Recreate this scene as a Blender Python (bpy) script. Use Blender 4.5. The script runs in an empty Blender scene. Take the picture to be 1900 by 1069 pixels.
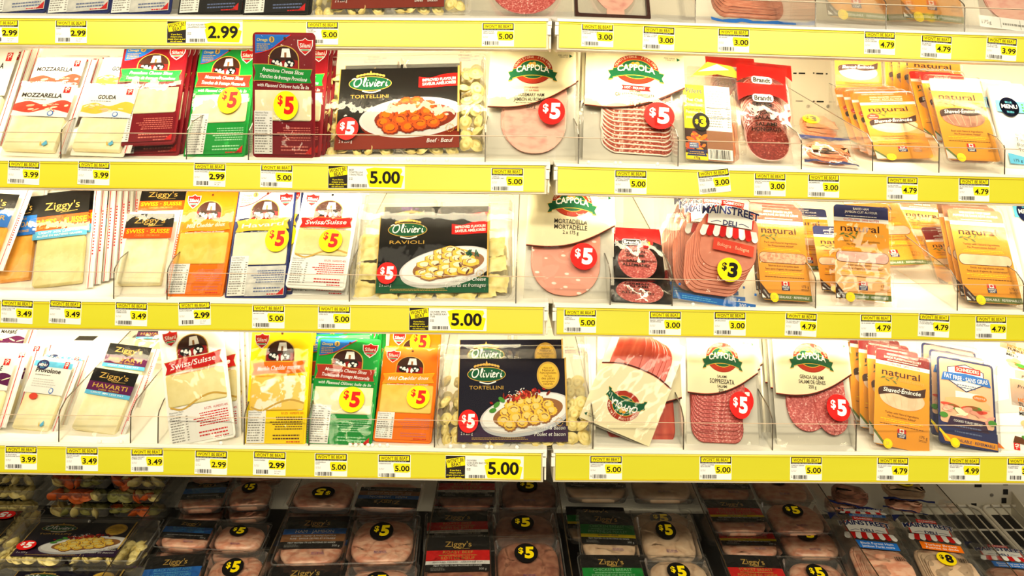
import bpy, math, random
from mathutils import Vector, Matrix

# ------------------------------------------------------------------ camera, world, lights, exposure
SC = bpy.context.scene
COL = SC.collection
U = 0.0009                      # metres per design unit (one design unit = one photo pixel at the rail plane)
EYE = Vector((0.0, -1.44, 1.35))
FPX, PCX, PCY, ROLL = 1600.0, 950.0, 680.0, 0.0125
CR, SR = math.cos(ROLL), math.sin(ROLL)
cam = bpy.data.cameras.new('camera')
cam.sensor_width = 36.0
cam.lens = 36.0 * FPX / 1900.0
cam.shift_y = (PCY - 534.5) / 1900.0
cam.clip_start = 0.05
camo = bpy.data.objects.new('camera', cam)
COL.objects.link(camo)
camo.matrix_world = Matrix(((CR, -SR, 0, EYE.x), (0, 0, -1, EYE.y), (SR, CR, 0, EYE.z), (0, 0, 0, 1)))
SC.camera = camo
SC.view_settings.view_transform = 'Standard'
SC.view_settings.look = 'None'
SC.view_settings.exposure = -0.13
SC.view_settings.gamma = 1.0
SC.cycles.transparent_max_bounces = 40
SC.cycles.max_bounces = 8
SC.cycles.caustics_reflective = False
SC.cycles.caustics_refractive = False
SC.cycles.sample_clamp_indirect = 6.0

world = bpy.data.worlds.new('store_ambient')
world.use_nodes = True
world.node_tree.nodes['Background'].inputs[0].default_value = (1.0, 0.91, 0.74, 1)
world.node_tree.nodes['Background'].inputs[1].default_value = 0.46
SC.world = world

def area_light(name, loc, target, sx, sy, watts, col=(1, 0.89, 0.64)):
    l = bpy.data.lights.new(name, 'AREA')
    l.shape = 'RECTANGLE'; l.size = sx; l.size_y = sy; l.energy = watts; l.color = col
    o = bpy.data.objects.new(name, l); COL.objects.link(o)
    o.location = loc
    o.rotation_euler = (Vector(target) - Vector(loc)).to_track_quat('-Z', 'Y').to_euler()
    return o
# lamps in the front top canopy of the case and the shop's ceiling lights over the aisle
area_light('canopy_light', (-0.35, -0.30, 2.12), (-0.35, 0.12, 1.5), 2.4, 0.10, 3)

area_light('ceiling_light', (-1.0, -3.1, 3.2), (0, 0.2, 1.0), 2.4, 0.3, 74)
area_light('ceiling_light', (1.6, -3.1, 3.2), (0, 0.2, 1.0), 2.4, 0.3, 68)
area_light('ceiling_light', (0.2, -7.0, 2.75), (0, 0.2, 1.0), 4.0, 0.3, 125)

# ------------------------------------------------------------------ camera model: pixel -> world
def ray(px, py):
    dx, dy = px - PCX, py - PCY
    a, b = dx * CR + dy * SR, dx * SR - dy * CR
    return Vector((a, FPX, b)).normalized()
def hit(px, py, p0, n):
    d = ray(px, py)
    return EYE + d * ((p0 - EYE).dot(n) / d.dot(n))

HINGE = Vector((73 * U, 0, 0))
class Mod:
    def __init__(s, ang):
        s.ex = Vector((math.cos(ang), math.sin(ang), 0)); s.ey = Vector((-math.sin(ang), math.cos(ang), 0)); s.ang = ang
    def pt(s, x, y, z): return HINGE + s.ex * x + s.ey * y + Vector((0, 0, z))
    def loc(s, p):
        q = p - HINGE
        return Vector((q.dot(s.ex), q.dot(s.ey), q.z))
    def at(s, px, py, y): return s.loc(hit(px, py, s.pt(0, y, 0), s.ey))          # pixel on the vertical plane y
    def mat(s): return Matrix(((s.ex.x, s.ey.x, 0, HINGE.x), (s.ex.y, s.ey.y, 0, HINGE.y), (0, 0, 1, 0), (0, 0, 0, 1)))
ML, MR = Mod(-0.0176), Mod(0.051)
RAIL_Y = [0.03, 0.02, 0.01, 0.0]
LIP = {}                                                    # (module, tier) -> height of the rail's lip
for t, (l, r) in enumerate(((34, 34), (301.5, 303), (564, 564.5), (835, 834.5))):
    LIP[ML, t] = ML.at(1015, l, RAIL_Y[t]).z; LIP[MR, t] = MR.at(1030, r, RAIL_Y[t]).z
SLOPE = math.tan(math.radians(24.3))
WALL_Y = 0.53
FENCE = 0.010
def deck(m, t, y, lift=0.0):
    """height of the deck of tier t (4 = the wire deck of the well) at depth y"""
    if t == 4: return 1.047 + 0.47 * (y - 0.52) + lift
    return LIP[m, t] - 0.001 + SLOPE * (y - RAIL_Y[t] - FENCE) + lift

# ------------------------------------------------------------------ objects
def tag(o, label=None, cat=None, group=None, kind=None):
    if label: o['label'] = label
    if cat: o['category'] = cat
    if group: o['group'] = group
    if kind: o['kind'] = kind
    return o
def empty(name, mw):
    o = bpy.data.objects.new(name, None); COL.objects.link(o)
    o.empty_display_size = 0.02; o.matrix_world = mw
    return o
def mesh_obj(name, V, F, mats, mi=None, parent=None, smooth=False):
    me = bpy.data.meshes.new(name)
    me.from_pydata(V, [], F)
    for m in mats: me.materials.append(m)
    if mi: me.polygons.foreach_set('material_index', mi)
    if smooth: me.polygons.foreach_set('use_smooth', [True] * len(me.polygons))
    me.update()
    o = bpy.data.objects.new(name, me); COL.objects.link(o)
    if parent: o.parent = parent
    return o
def copy_tree(o, mw):
    c = o.copy(); COL.objects.link(c); c.matrix_world = mw
    for ch in o.children:
        d = ch.copy(); COL.objects.link(d); d.parent = c
        for g in ch.children:
            e = g.copy(); COL.objects.link(e); e.parent = d
    return c

# ------------------------------------------------------------------ materials
def lin(c):
    return tuple(((v / 255) / 12.92 if v / 255 <= 0.04045 else ((v / 255 + 0.055) / 1.055) ** 2.4) for v in c)
PAL = dict(white=(244, 243, 238), paper=(238, 236, 228), black=(22, 20, 19), ink=(40, 34, 32), grey=(150, 148, 142), lgrey=(206, 204, 198),
    yellow=(245, 226, 20), sticker_yellow=(250, 222, 10), red=(206, 24, 22), bright_red=(222, 26, 24), maroon=(122, 14, 26), green=(16, 142, 52), dgreen=(14, 84, 52),
    orange=(240, 116, 12), amber=(232, 152, 34), card_yellow=(250, 216, 14), navy=(28, 38, 92), blue=(30, 106, 196), sky=(96, 186, 226), purple=(92, 22, 74),
    gold=(206, 164, 72), cream=(238, 227, 186), brown=(92, 50, 24), dbrown=(58, 28, 20), cheese=(242, 228, 168), pale=(246, 236, 196), ochre=(238, 192, 66),
    pasta=(232, 208, 120), sauce=(216, 82, 20), olive=(96, 112, 52), silver=(186, 190, 196), pink=(226, 160, 146), dviolet=(52, 30, 62), rust=(128, 40, 22), violet=(120, 70, 150),
    ham=(222, 150, 128), dred=(150, 20, 22), leaf=(70, 140, 50), wood=(150, 100, 60), bread=(220, 184, 130), tomato=(220, 70, 50), rose=(214, 110, 96), mint=(150, 214, 160),
    cocoa=(150, 98, 72), dorange=(222, 84, 20), plate=(214, 208, 206), platewhite=(240, 238, 234), peach=(236, 186, 150), slate=(96, 110, 150), gold_ink=(208, 168, 82), brick=(168, 48, 28))
MATS = {}
def nodes(m):
    m.use_nodes = True
    return m.node_tree.nodes, m.node_tree.links
def pm(key, rough=0.55, coat=0.0, spec=0.1):
    """plain printed or painted colour"""
    k = (key, rough, coat)
    if k not in MATS:
        m = bpy.data.materials.new('print_' + key); N, L = nodes(m)
        b = N['Principled BSDF']
        b.inputs['Base Color'].default_value = (*lin(PAL[key]), 1)
        b.inputs['Roughness'].default_value = rough
        b.inputs['Specular IOR Level'].default_value = spec
        b.inputs['Coat Weight'].default_value = coat
        MATS[k] = m
    return MATS[k]
def noise_mat(name, c1, c2, scale, lo=0.4, hi=0.6, c3=None, rough=0.4, vor=False, bump=0.0, stretch=None, coat=0.0, sss=0.0):
    if name in MATS: return MATS[name]
    m = bpy.data.materials.new(name); N, L = nodes(m)
    b = N['Principled BSDF']; b.inputs['Roughness'].default_value = rough; b.inputs['Coat Weight'].default_value = coat
    tc = N.new('ShaderNodeTexCoord'); mp = N.new('ShaderNodeMapping'); L.new(tc.outputs['Object'], mp.inputs[0])
    if stretch: mp.inputs['Scale'].default_value = stretch
    if vor:
        t = N.new('ShaderNodeTexVoronoi'); out = t.outputs['Distance']
    else:
        t = N.new('ShaderNodeTexNoise'); t.inputs['Detail'].default_value = 3; out = t.outputs['Fac']
    t.inputs['Scale'].default_value = scale; L.new(mp.outputs[0], t.inputs['Vector'])
    r = N.new('ShaderNodeValToRGB'); L.new(out, r.inputs[0])
    r.color_ramp.elements[0].position = lo; r.color_ramp.elements[0].color = (*lin(c1), 1)
    r.color_ramp.elements[1].position = hi; r.color_ramp.elements[1].color = (*lin(c2), 1)
    if c3:
        e = r.color_ramp.elements.new(min(0.98, hi + 0.12)); e.color = (*lin(c3), 1)
    L.new(r.outputs[0], b.inputs['Base Color'])
    if bump:
        bp = N.new('ShaderNodeBump'); bp.inputs['Strength'].default_value = bump; bp.inputs['Distance'].default_value = 0.002
        L.new(out, bp.inputs['Height']); L.new(bp.outputs[0], b.inputs['Normal'])
    MATS[name] = m
    return m
def film_mat(name, base=0.05, gain=0.75, rough=0.12, bump=0.5, scale=42, tint=(1, 1, 1), stretch=(1, 1, 1), haze=0.0, gcol=(1, 1, 1), crease=0.0):
    """clear plastic: transparent with a fresnel gloss and crinkles"""
    if name in MATS: return MATS[name]
    m = bpy.data.materials.new(name); N, L = nodes(m)
    N.remove(N['Principled BSDF']); out = N['Material Output']
    tr = N.new('ShaderNodeBsdfTransparent'); tr.inputs[0].default_value = (*tint, 1)
    gl = N.new('ShaderNodeBsdfAnisotropic'); gl.inputs['Roughness'].default_value = rough; gl.inputs[0].default_value = (*gcol, 1)
    fr = N.new('ShaderNodeFresnel'); fr.inputs[0].default_value = 1.45
    ma = N.new('ShaderNodeMath'); ma.operation = 'MULTIPLY_ADD'; ma.inputs[1].default_value = gain; ma.inputs[2].default_value = base; ma.use_clamp = True
    mx = N.new('ShaderNodeMixShader'); L.new(fr.outputs[0], ma.inputs[0]); L.new(ma.outputs[0], mx.inputs[0])
    src = tr
    if haze:
        df = N.new('ShaderNodeBsdfTranslucent'); df.inputs[0].default_value = (0.9, 0.9, 0.88, 1)
        d2 = N.new('ShaderNodeBsdfDiffuse'); d2.inputs[0].default_value = (0.9, 0.89, 0.86, 1)
        h0 = N.new('ShaderNodeMixShader'); h0.inputs[0].default_value = 0.6; L.new(df.outputs[0], h0.inputs[1]); L.new(d2.outputs[0], h0.inputs[2])
        hz = N.new('ShaderNodeMixShader'); hz.inputs[0].default_value = haze
        L.new(tr.outputs[0], hz.inputs[1]); L.new(h0.outputs[0], hz.inputs[2]); src = hz
    L.new(src.outputs[0], mx.inputs[1]); L.new(gl.outputs[0], mx.inputs[2]); L.new(mx.outputs[0], out.inputs[0])
    if bump:
        tc = N.new('ShaderNodeTexCoord'); mp = N.new('ShaderNodeMapping'); mp.inputs['Scale'].default_value = stretch
        nz = N.new('ShaderNodeTexNoise'); nz.inputs['Scale'].default_value = scale; nz.inputs['Detail'].default_value = 2; nz.inputs['Distortion'].default_value = 1.2
        oi = N.new('ShaderNodeObjectInfo'); ad = N.new('ShaderNodeVectorMath'); ad.operation = 'ADD'
        mu = N.new('ShaderNodeMath'); mu.operation = 'MULTIPLY'; mu.inputs[1].default_value = 7.0; L.new(oi.outputs['Random'], mu.inputs[0])
        L.new(tc.outputs['Object'], mp.inputs[0]); L.new(mp.outputs[0], ad.inputs[0]); L.new(mu.outputs[0], ad.inputs[1]); L.new(ad.outputs[0], nz.inputs['Vector'])
        bp = N.new('ShaderNodeBump'); bp.inputs['Strength'].default_value = bump; bp.inputs['Distance'].default_value = 0.004
        hsrc = nz.outputs['Fac']
        if crease:
            vo = N.new('ShaderNodeTexVoronoi'); vo.feature = 'DISTANCE_TO_EDGE'; vo.inputs['Scale'].default_value = scale * 0.8
            va = N.new('ShaderNodeVectorMath'); va.operation = 'MULTIPLY_ADD'; va.inputs[1].default_value = (0.02, 0.02, 0.02)
            L.new(nz.outputs['Color'], va.inputs[0]); L.new(ad.outputs[0], va.inputs[2]); L.new(va.outputs[0], vo.inputs['Vector'])
            mr = N.new('ShaderNodeMapRange'); mr.inputs['From Max'].default_value = 0.14; mr.inputs['To Min'].default_value = crease; mr.inputs['To Max'].default_value = 0.0; mr.interpolation_type = 'SMOOTHSTEP'
            L.new(vo.outputs['Distance'], mr.inputs['Value'])
            am = N.new('ShaderNodeMath'); am.operation = 'ADD'; L.new(mr.outputs[0], am.inputs[0]); L.new(nz.outputs['Fac'], am.inputs[1]); hsrc = am.outputs[0]
        L.new(hsrc, bp.inputs['Height']); L.new(bp.outputs[0], gl.inputs['Normal']); L.new(bp.outputs[0], fr.inputs['Normal'])
    MATS[name] = m
    return m
FILM = film_mat('clear_film', -0.02, 0.55, 0.10, 0.45, 38)
SHRINK = film_mat('crinkled_clear_film', -0.018, 0.85, 0.03, 0.34, 17, stretch=(1.6, 1, 0.7), crease=0.2)
RIGID = film_mat('clear_rigid_plastic', -0.02, 0.55, 0.12, 0.25, 14, (0.99, 0.985, 0.97), haze=0.035)
WELLFILM = film_mat('glossy_vacuum_film', -0.005, 0.95, 0.05, 0.6, 24, stretch=(1.4, 1, 1), crease=0.25, haze=0.012)
FLANGE = film_mat('frosted_rigid_plastic', -0.01, 0.7, 0.12, 0.25, 14, (0.98, 0.975, 0.96), haze=0.13)
ACRYL = film_mat('clear_acrylic', -0.02, 0.5, 0.05, 0.0, 1, (0.98, 0.975, 0.96), haze=0.02)
FENCEM = film_mat('clear_fence_acrylic', -0.03, 0.45, 0.04, 0.0, 1, (0.992, 0.988, 0.975), haze=0.008)
MILKY = film_mat('milky_rigid_plastic', -0.02, 0.55, 0.12, 0.25, 14, (0.99, 0.98, 0.95), haze=0.22)

# ------------------------------------------------------------------ lettering
_tc = bpy.data.curves.new('lettering', 'FONT'); _tc.fill_mode = 'FRONT'
_to = bpy.data.objects.new("lettering", _tc); COL.objects.link(_to)
_cache = {}
def glyphs(body, bold=0.0, res=2):
    k = (body, bold, res)
    if k not in _cache:
        _tc.body = body; _tc.size = 1.0; _tc.offset = bold; _tc.resolution_u = res; _tc.align_x = 'LEFT'
        bpy.context.view_layer.update()
        dg = bpy.context.evaluated_depsgraph_get()
        me = bpy.data.meshes.new_from_object(_to.evaluated_get(dg))
        V = [(v.co.x, v.co.y) for v in me.vertices]; F = [tuple(p.vertices) for p in me.polygons]
        bpy.data.meshes.remove(me)
        _cache[k] = (V, F)
    return _cache[k]
_HV = [v[1] for v in glyphs('H')[0]]
CAPH = max(_HV) - min(_HV)

class Art:
    """flat printed artwork, collected as coloured shapes at small offsets above a surface"""
    STEP = 0.22
    clip = None
    def __init__(s): s.V, s.F, s.M, s.mats = [], [], [], []
    def mi(s, m):
        m = pm(m) if isinstance(m, str) else m
        if m not in s.mats: s.mats.append(m)
        return s.mats.index(m)
    def poly(s, pts, m, l=0):
        if s.clip:
            for ax, lim, sg in ((0, s.clip[0], 1), (1, s.clip[1], 1), (0, s.clip[2], -1), (1, s.clip[3], -1)):
                out = []
                for i, p in enumerate(pts):
                    q = pts[i - 1]; dp, dq = (p[ax] - lim) * sg, (q[ax] - lim) * sg
                    if (dp >= 0) != (dq >= 0): k = dq / (dq - dp); out.append((q[0] + (p[0] - q[0]) * k, q[1] + (p[1] - q[1]) * k))
                    if dp >= 0: out.append(p)
                pts = out
                if len(pts) < 3: return
        b = len(s.V); s.V += [(x, y, l * s.STEP) for x, y in pts]; s.F.append(tuple(range(b, b + len(pts)))); s.M.append(s.mi(m))
    def quadgrid(s, x0, y0, x1, y1, m, l=0, n=6, k=8):
        for i in range(n):
            for j in range(k):
                a, b = x0 + (x1 - x0) * i / n, x0 + (x1 - x0) * (i + 1) / n; c, d = y0 + (y1 - y0) * j / k, y0 + (y1 - y0) * (j + 1) / k
                s.poly(((a, c), (b, c), (b, d), (a, d)), m, l)
    def rect(s, x0, y0, x1, y1, m, l=0, r=0):
        if r <= 0: return s.poly(((x0, y0), (x1, y0), (x1, y1), (x0, y1)), m, l)
        s.poly(rrect(x0, y0, x1, y1, r), m, l)
    def ell(s, cx, cy, rx, ry, m, l=0, n=28, rot=0):
        c, q = math.cos(rot), math.sin(rot)
        s.poly([(cx + rx * math.cos(a) * c - ry * math.sin(a) * q, cy + rx * math.cos(a) * q + ry * math.sin(a) * c) for a in (2 * math.pi * i / n for i in range(n))], m, l)
    def ribbon(s, pts, w, m, l=0):
        """band of width w along a line of points"""
        n = len(pts)
        for i in range(n - 1):
            (x0, y0), (x1, y1) = pts[i], pts[i + 1]
            d = math.hypot(x1 - x0, y1 - y0) or 1; nx, ny = -(y1 - y0) / d, (x1 - x0) / d
            w0 = (w(i / (n - 1)) if callable(w) else w) / 2; w1 = (w((i + 1) / (n - 1)) if callable(w) else w) / 2
            s.poly(((x0 - nx * w0, y0 - ny * w0), (x1 - nx * w1, y1 - ny * w1), (x1 + nx * w1, y1 + ny * w1), (x0 + nx * w0, y0 + ny * w0)), m, l)
    def txt(s, body, x, y, h, m, l=1, al='c', w=None, sh=0.0, b=0.0, rot=0.0, arc=0.0, res=2):
        """y is the baseline, h the cap height; w stretches the line to that width; arc bends it"""
        V, F = glyphs(body, b, res)
        if not V: return
        k = h / CAPH; x0 = min(v[0] for v in V); x1 = max(v[0] for v in V)
        kx = w / (x1 - x0) if w else k
        W = (x1 - x0) * kx; off = {'c': -W / 2, 'l': 0, 'r': -W}[al]
        c, q = math.cos(rot), math.sin(rot); base = len(s.V); mi = s.mi(m)
        for vx, vy in V:
            px = (vx - x0) * kx + off; py = vy * k
            px += py * sh; py += arc * ((px / (W / 2)) ** 2 - 1) * 1.0 if W else 0
            s.V.append((x + px * c - py * q, y + px * q + py * c, l * s.STEP))
        for f in F: s.F.append(tuple(base + i for i in f)); s.M.append(mi)
    def micro(s, x0, y0, x1, y1, n, m, l=1, seed=1, fill=0.55, al='l'):
        """rows of print too small to read"""
        R = random.Random(seed); dy = (y1 - y0) / n
        for i in range(n):
            y = y1 - dy * (i + 0.5); hh = dy * fill / 2; L = (x1 - x0) * R.uniform(0.72, 1.0)
            a = x0 if al == 'l' else (x1 - L if al == 'r' else (x0 + x1 - L) / 2); e = a + L; x = a
            while x < e:
                w = R.uniform(2.0, 6.0); s.rect(x, y - hh, min(e, x + w), y + hh, m, l); x += w + 1.0
    def bars(s, x0, y0, x1, y1, m='ink', l=1, seed=3):
        R = random.Random(seed); x = x0
        while x < x1:
            w = R.choice((0.6, 0.6, 1.1, 1.7)); s.rect(x, y0, min(x1, x + w), y1, m, l); x += w + R.choice((0.6, 0.9, 1.3))
    def add(s, o, dx=0, dy=0, k=1.0, dl=0, rot=0):
        c, q = math.cos(rot), math.sin(rot); b = len(s.V)
        s.V += [(dx + k * (x * c - y * q), dy + k * (x * q + y * c), z + dl * s.STEP) for x, y, z in o.V]
        s.F += [tuple(b + i for i in f) for f in o.F]; s.M += [s.mi(o.mats[i]) for i in o.M]
    def build(s, name, P, w0=0.0, warp=None, parent=None):
        V = [P.xyz(x, y, z + w0 + (warp(x, y) if warp else 0)) for x, y, z in s.V]
        return mesh_obj(name, V, s.F, s.mats, s.M, parent or P.root)
def rrect(x0, y0, x1, y1, r, n=5):
    p = []
    for cx, cy, a0 in ((x1 - r, y0 + r, -90), (x1 - r, y1 - r, 0), (x0 + r, y1 - r, 90), (x0 + r, y0 + r, 180)):
        for i in range(n + 1):
            a = math.radians(a0 + 90 * i / n); p.append((cx + r * math.cos(a), cy + r * math.sin(a)))
    return p
def smooth(pts, n=6):
    """Catmull-Rom through the points"""
    P = [pts[0]] + list(pts) + [pts[-1]]; out = []
    for i in range(1, len(P) - 2):
        p0, p1, p2, p3 = P[i - 1:i + 3]
        for j in range(n):
            t = j / n
            out.append(tuple(0.5 * (2 * p1[k] + (p2[k] - p0[k]) * t + (2 * p0[k] - 5 * p1[k] + 4 * p2[k] - p3[k]) * t * t + (3 * p1[k] - p0[k] - 3 * p2[k] + p3[k]) * t ** 3) for k in (0, 1)))
    out.append(tuple(pts[-1]))
    return out

# ------------------------------------------------------------------ a thing placed in the case
class Pk:
    """frame of one thing: x to the right, z up its face, y away from the viewer; design units scaled to fit"""
    def __init__(s, name, label, cat, c, nom, tier, s_=None, lean=25.0, lift=0.0, group=None, mod=None, keep=False):
        bl, br, tl, tr = [tuple(map(float, q)) for q in c]
        cx = (bl[0] + br[0]) / 2; s.nom = nom; m = mod or (ML if cx < 1020 else MR); s.m, s.tier = m, tier
        a = math.radians(lean); nl = (-math.cos(a), math.sin(a)); n = m.ey * nl[0] + Vector((0, 0, nl[1]))
        if s_ is None:
            mid = ((bl[0] + br[0]) / 2, (bl[1] + br[1]) / 2)
            sl = 0.47 if tier == 4 else SLOPE
            p0 = m.pt(0, 0.1, deck(m, tier, 0.1, lift)); B = hit(*mid, p0, m.ey * -sl + Vector((0, 0, 1)))
            y = m.loc(B).y
            if tier < 4 and y < RAIL_Y[tier] + FENCE + 0.006:
                y = RAIL_Y[tier] + FENCE + 0.006; B = m.pt(0, y, deck(m, tier, y, lift))
        else:
            y = (RAIL_Y[tier] + FENCE if tier < 4 else 0) + s_; B = m.pt(0, y, deck(m, tier, y, lift))
        p = [hit(*q, B, n) for q in (bl, br, tl, tr)]
        u = ((p[1] - p[0]) + (p[3] - p[2])) / 2; v = ((p[2] - p[0]) + (p[3] - p[1])) / 2
        W, H = u.length, v.length
        uh = u.normalized() + v.normalized().cross(n); uh = (uh - n * uh.dot(n)).normalized()
        vh = n.cross(uh); ctr = sum(p, Vector()) / 4
        s.setup(name, label, cat, group, ctr - vh * H / 2, uh, vh, n, W / U / nom[0], H / U / nom[1])
    def setup(s, name, label, cat, group, o, uh, vh, n, kx, ky):
        s.kx, s.ky, s.n, s.uh, s.vh, s.o = kx, ky, n, uh, vh, o; s.x0 = s.nom[0] / 2
        mw = Matrix(((uh.x, -n.x, vh.x, o.x), (uh.y, -n.y, vh.y, o.y), (uh.z, -n.z, vh.z, o.z), (0, 0, 0, 1)))
        s.root = tag(empty(name, mw), label, cat, group); s.mw = mw
    def xyz(s, x, y, w): return ((x - s.x0) * s.kx * U, -w * U, y * s.ky * U)
    def dxyz(s, x, y, w): return (x * s.kx * U, -w * U, y * s.ky * U)
    def behind(s, n, step, label, du=0.0, dv=0.0, rot=0.0, jit=0.0, seed=1, step0=None):
        """more of the same thing in the row behind, further up the deck"""
        R = random.Random(seed); out = []
        sl = 0.47 if s.tier == 4 else SLOPE
        dd = (s.m.ey + Vector((0, 0, sl))).normalized()
        for i in range(n):
            d = (step0 or step) + step * i
            mw = Matrix.Translation(dd * d + s.uh * (du * U * (i + 1) + R.uniform(-jit, jit) * U) + s.vh * dv * U * (i + 1)) @ s.mw @ Matrix.Rotation(math.radians(R.uniform(-rot, rot)), 4, 'Y')
            o = copy_tree(s.root, mw); o['label'] = label[i] if isinstance(label, (list, tuple)) else label
            out.append(o)
        return out
class Pk2(Pk):
    """placed by one point (the middle of the near edge) with a known size"""
    def __init__(s, name, label, cat, px, py, nom, tier, lean=65.0, lift=0.0, rot=0.0, kx=1.0, ky=1.0, s_=None, group=None, mod=None, yaw=0.0):
        m = mod or (ML if px < 1020 else MR); s.m, s.tier, s.nom = m, tier, nom
        sl = 0.47 if tier == 4 else SLOPE
        if s_ is None:
            B = hit(px, py, m.pt(0, 0.1, deck(m, tier, 0.1, lift)), m.ey * -sl + Vector((0, 0, 1)))
        else:
            y = (RAIL_Y[tier] + FENCE if tier < 4 else 0) + s_; B = hit(px, py, m.pt(0, y, 0), m.ey)
        a = math.radians(lean); yw = math.radians(yaw)
        ey = m.ey * math.cos(yw) - m.ex * math.sin(yw); ex = m.ex * math.cos(yw) + m.ey * math.sin(yw)
        n = ey * -math.cos(a) + Vector((0, 0, math.sin(a))); uh = ex; vh = n.cross(uh)
        q = Matrix.Rotation(math.radians(rot), 3, n); uh, vh = q @ uh, q @ vh
        s.setup(name, label, cat, group, B, uh, vh, n, kx, ky)

# ------------------------------------------------------------------ solids in a thing's frame
def loft(rings, cap0=True, cap1=True):
    """rings: equal-length lists of (x, y, w), back to front"""
    n = len(rings[0]); V = [p for r in rings for p in r]; F = []
    for k in range(len(rings) - 1):
        for i in range(n):
            a, b = k * n + i, k * n + (i + 1) % n
            F.append((a, b, b + n, a + n))
    if cap0: F.append(tuple(reversed(range(n))))
    if cap1: F.append(tuple(range((len(rings) - 1) * n, len(rings) * n)))
    return V, F
def solid(P, name, x0, y0, x1, y1, r, prof, m, parent=None, smooth_=True, cap0=True, cap1=True, warp=None):
    """rounded rectangle lofted through prof = (inset, w) from back to front"""
    rings = []
    for ins, w in prof:
        rr = max(0.3, r - ins)
        rings.append([(x, y, w + (warp(x, y) if warp else 0)) for x, y in rrect(x0 + ins, y0 + ins, x1 - ins, y1 - ins, rr)])
    V, F = loft(rings, cap0, cap1)
    o = mesh_obj(name, [P.xyz(*v) for v in V], F, [m], None, parent or P.root, smooth_)
    return o
def sheet(P, name, x0, y0, x1, y1, f, m, nx=12, ny=14, parent=None, r=0.0):
    """a film: grid of points at height f(x, y)"""
    V, F = [], []
    for j in range(ny + 1):
        for i in range(nx + 1):
            x, y = x0 + (x1 - x0) * i / nx, y0 + (y1 - y0) * j / ny
            V.append(P.xyz(x, y, f(x, y)))
    for j in range(ny):
        for i in range(nx):
            a = j * (nx + 1) + i; F.append((a, a + 1, a + nx + 2, a + nx + 1))
    return mesh_obj(name, V, F, [m], None, parent or P.root, True)
def wob(seed, amp, fx=0.05, fy=0.04):
    R = random.Random(seed); ph = [R.uniform(0, 6.28) for _ in range(6)]
    return lambda x, y: amp * (math.sin(x * fx * 1.3 + y * fy * 0.7 + ph[0]) + 0.6 * math.sin(x * fx * 2.7 - y * fy * 1.9 + ph[1]) + 0.4 * math.sin(y * fy * 4.1 + x * fx + ph[2]))
def dome(x0, y0, x1, y1, h, p=0.5):
    def f(x, y):
        a = max(0, 1 - ((2 * x - x0 - x1) / (x1 - x0)) ** 2); b = max(0, 1 - ((2 * y - y0 - y1) / (y1 - y0)) ** 2)
        return h * (a * b) ** p
    return f
def box_vf(x0, y0, z0, x1, y1, z1):
    V = [(x, y, z) for z in (z0, z1) for y in (y0, y1) for x in (x0, x1)]
    return V, [(0, 2, 3, 1), (4, 5, 7, 6), (0, 1, 5, 4), (2, 6, 7, 3), (0, 4, 6, 2), (1, 3, 7, 5)]
def prism_x(prof, x0, x1):
    """profile of (y, z) swept along x"""
    n = len(prof); V = [(x0, y, z) for y, z in prof] + [(x1, y, z) for y, z in prof]
    F = [(i, (i + 1) % n, n + (i + 1) % n, n + i) for i in range(n)] + [tuple(reversed(range(n))), tuple(range(n, 2 * n))]
    return V, F
def join(*vf):
    V, F = [], []
    for v, f in vf:
        b = len(V); V += v; F += [tuple(b + i for i in q) for q in f]
    return V, F
def tube_vf(pts, r, n=8):
    V, F = [], []
    pts = [Vector(p) for p in pts]
    for i, p in enumerate(pts):
        d = ((pts[i + 1] if i + 1 < len(pts) else p) - (pts[i - 1] if i else p)).normalized()
        a = d.cross(Vector((0.123, 0.31, 0.94))).normalized(); b = d.cross(a)
        V += [tuple(p + a * r * math.cos(t) + b * r * math.sin(t)) for t in (2 * math.pi * k / n for k in range(n))]
    for i in range(len(pts) - 1):
        for k in range(n):
            a, b = i * n + k, i * n + (k + 1) % n; F.append((a, b, b + n, a + n))
    F += [tuple(reversed(range(n))), tuple(range((len(pts) - 1) * n, len(pts) * n))]
    return V, F

# ------------------------------------------------------------------ the case: walls, shelves, dividers
CREAM_PAINT = noise_mat('cream_painted_steel', (236, 228, 206), (240, 232, 212), 3, rough=0.45)
WHITE_PAINT = noise_mat('white_painted_steel', (240, 237, 226), (245, 241, 232), 4, rough=0.4)
RAIL_YELLOW = noise_mat('yellow_price_strip', (212, 206, 32), (216, 210, 38), 2, rough=0.32, stretch=(1, 1, 6))
RAIL_EDGE = noise_mat('yellow_strip_edge', (214, 190, 16), (222, 198, 20), 2, rough=0.3)
ALU = noise_mat('brushed_channel', (196, 186, 164), (212, 204, 184), 8, rough=0.35)
EDGE_DARK = noise_mat('acrylic_edge_painted_dark', (58, 46, 32), (74, 60, 42), 30, rough=0.25)  # opaque dark colour stands for internal reflection in the clear edge
EDGE_PINK = noise_mat('frosted_acrylic_edge', (206, 178, 150), (214, 188, 160), 30, rough=0.3)
SLOT = noise_mat('dark_slot', (18, 15, 12), (26, 22, 18), 30, rough=0.8)
STEEL = noise_mat('screw_steel', (150, 142, 128), (170, 162, 148), 60, rough=0.3)
BEAD = noise_mat('white_bead', (240, 238, 232), (246, 244, 240), 30, rough=0.3)
def lamp_mat():
    m = bpy.data.materials.new('lamp_phosphor'); N, L = nodes(m)
    b = N['Principled BSDF']; b.inputs['Base Color'].default_value = (0.9, 0.9, 0.85, 1)
    b.inputs['Emission Color'].default_value = (1, 0.85, 0.58, 1); b.inputs['Emission Strength'].default_value = 6
    return m
LAMP = lamp_mat()

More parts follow.
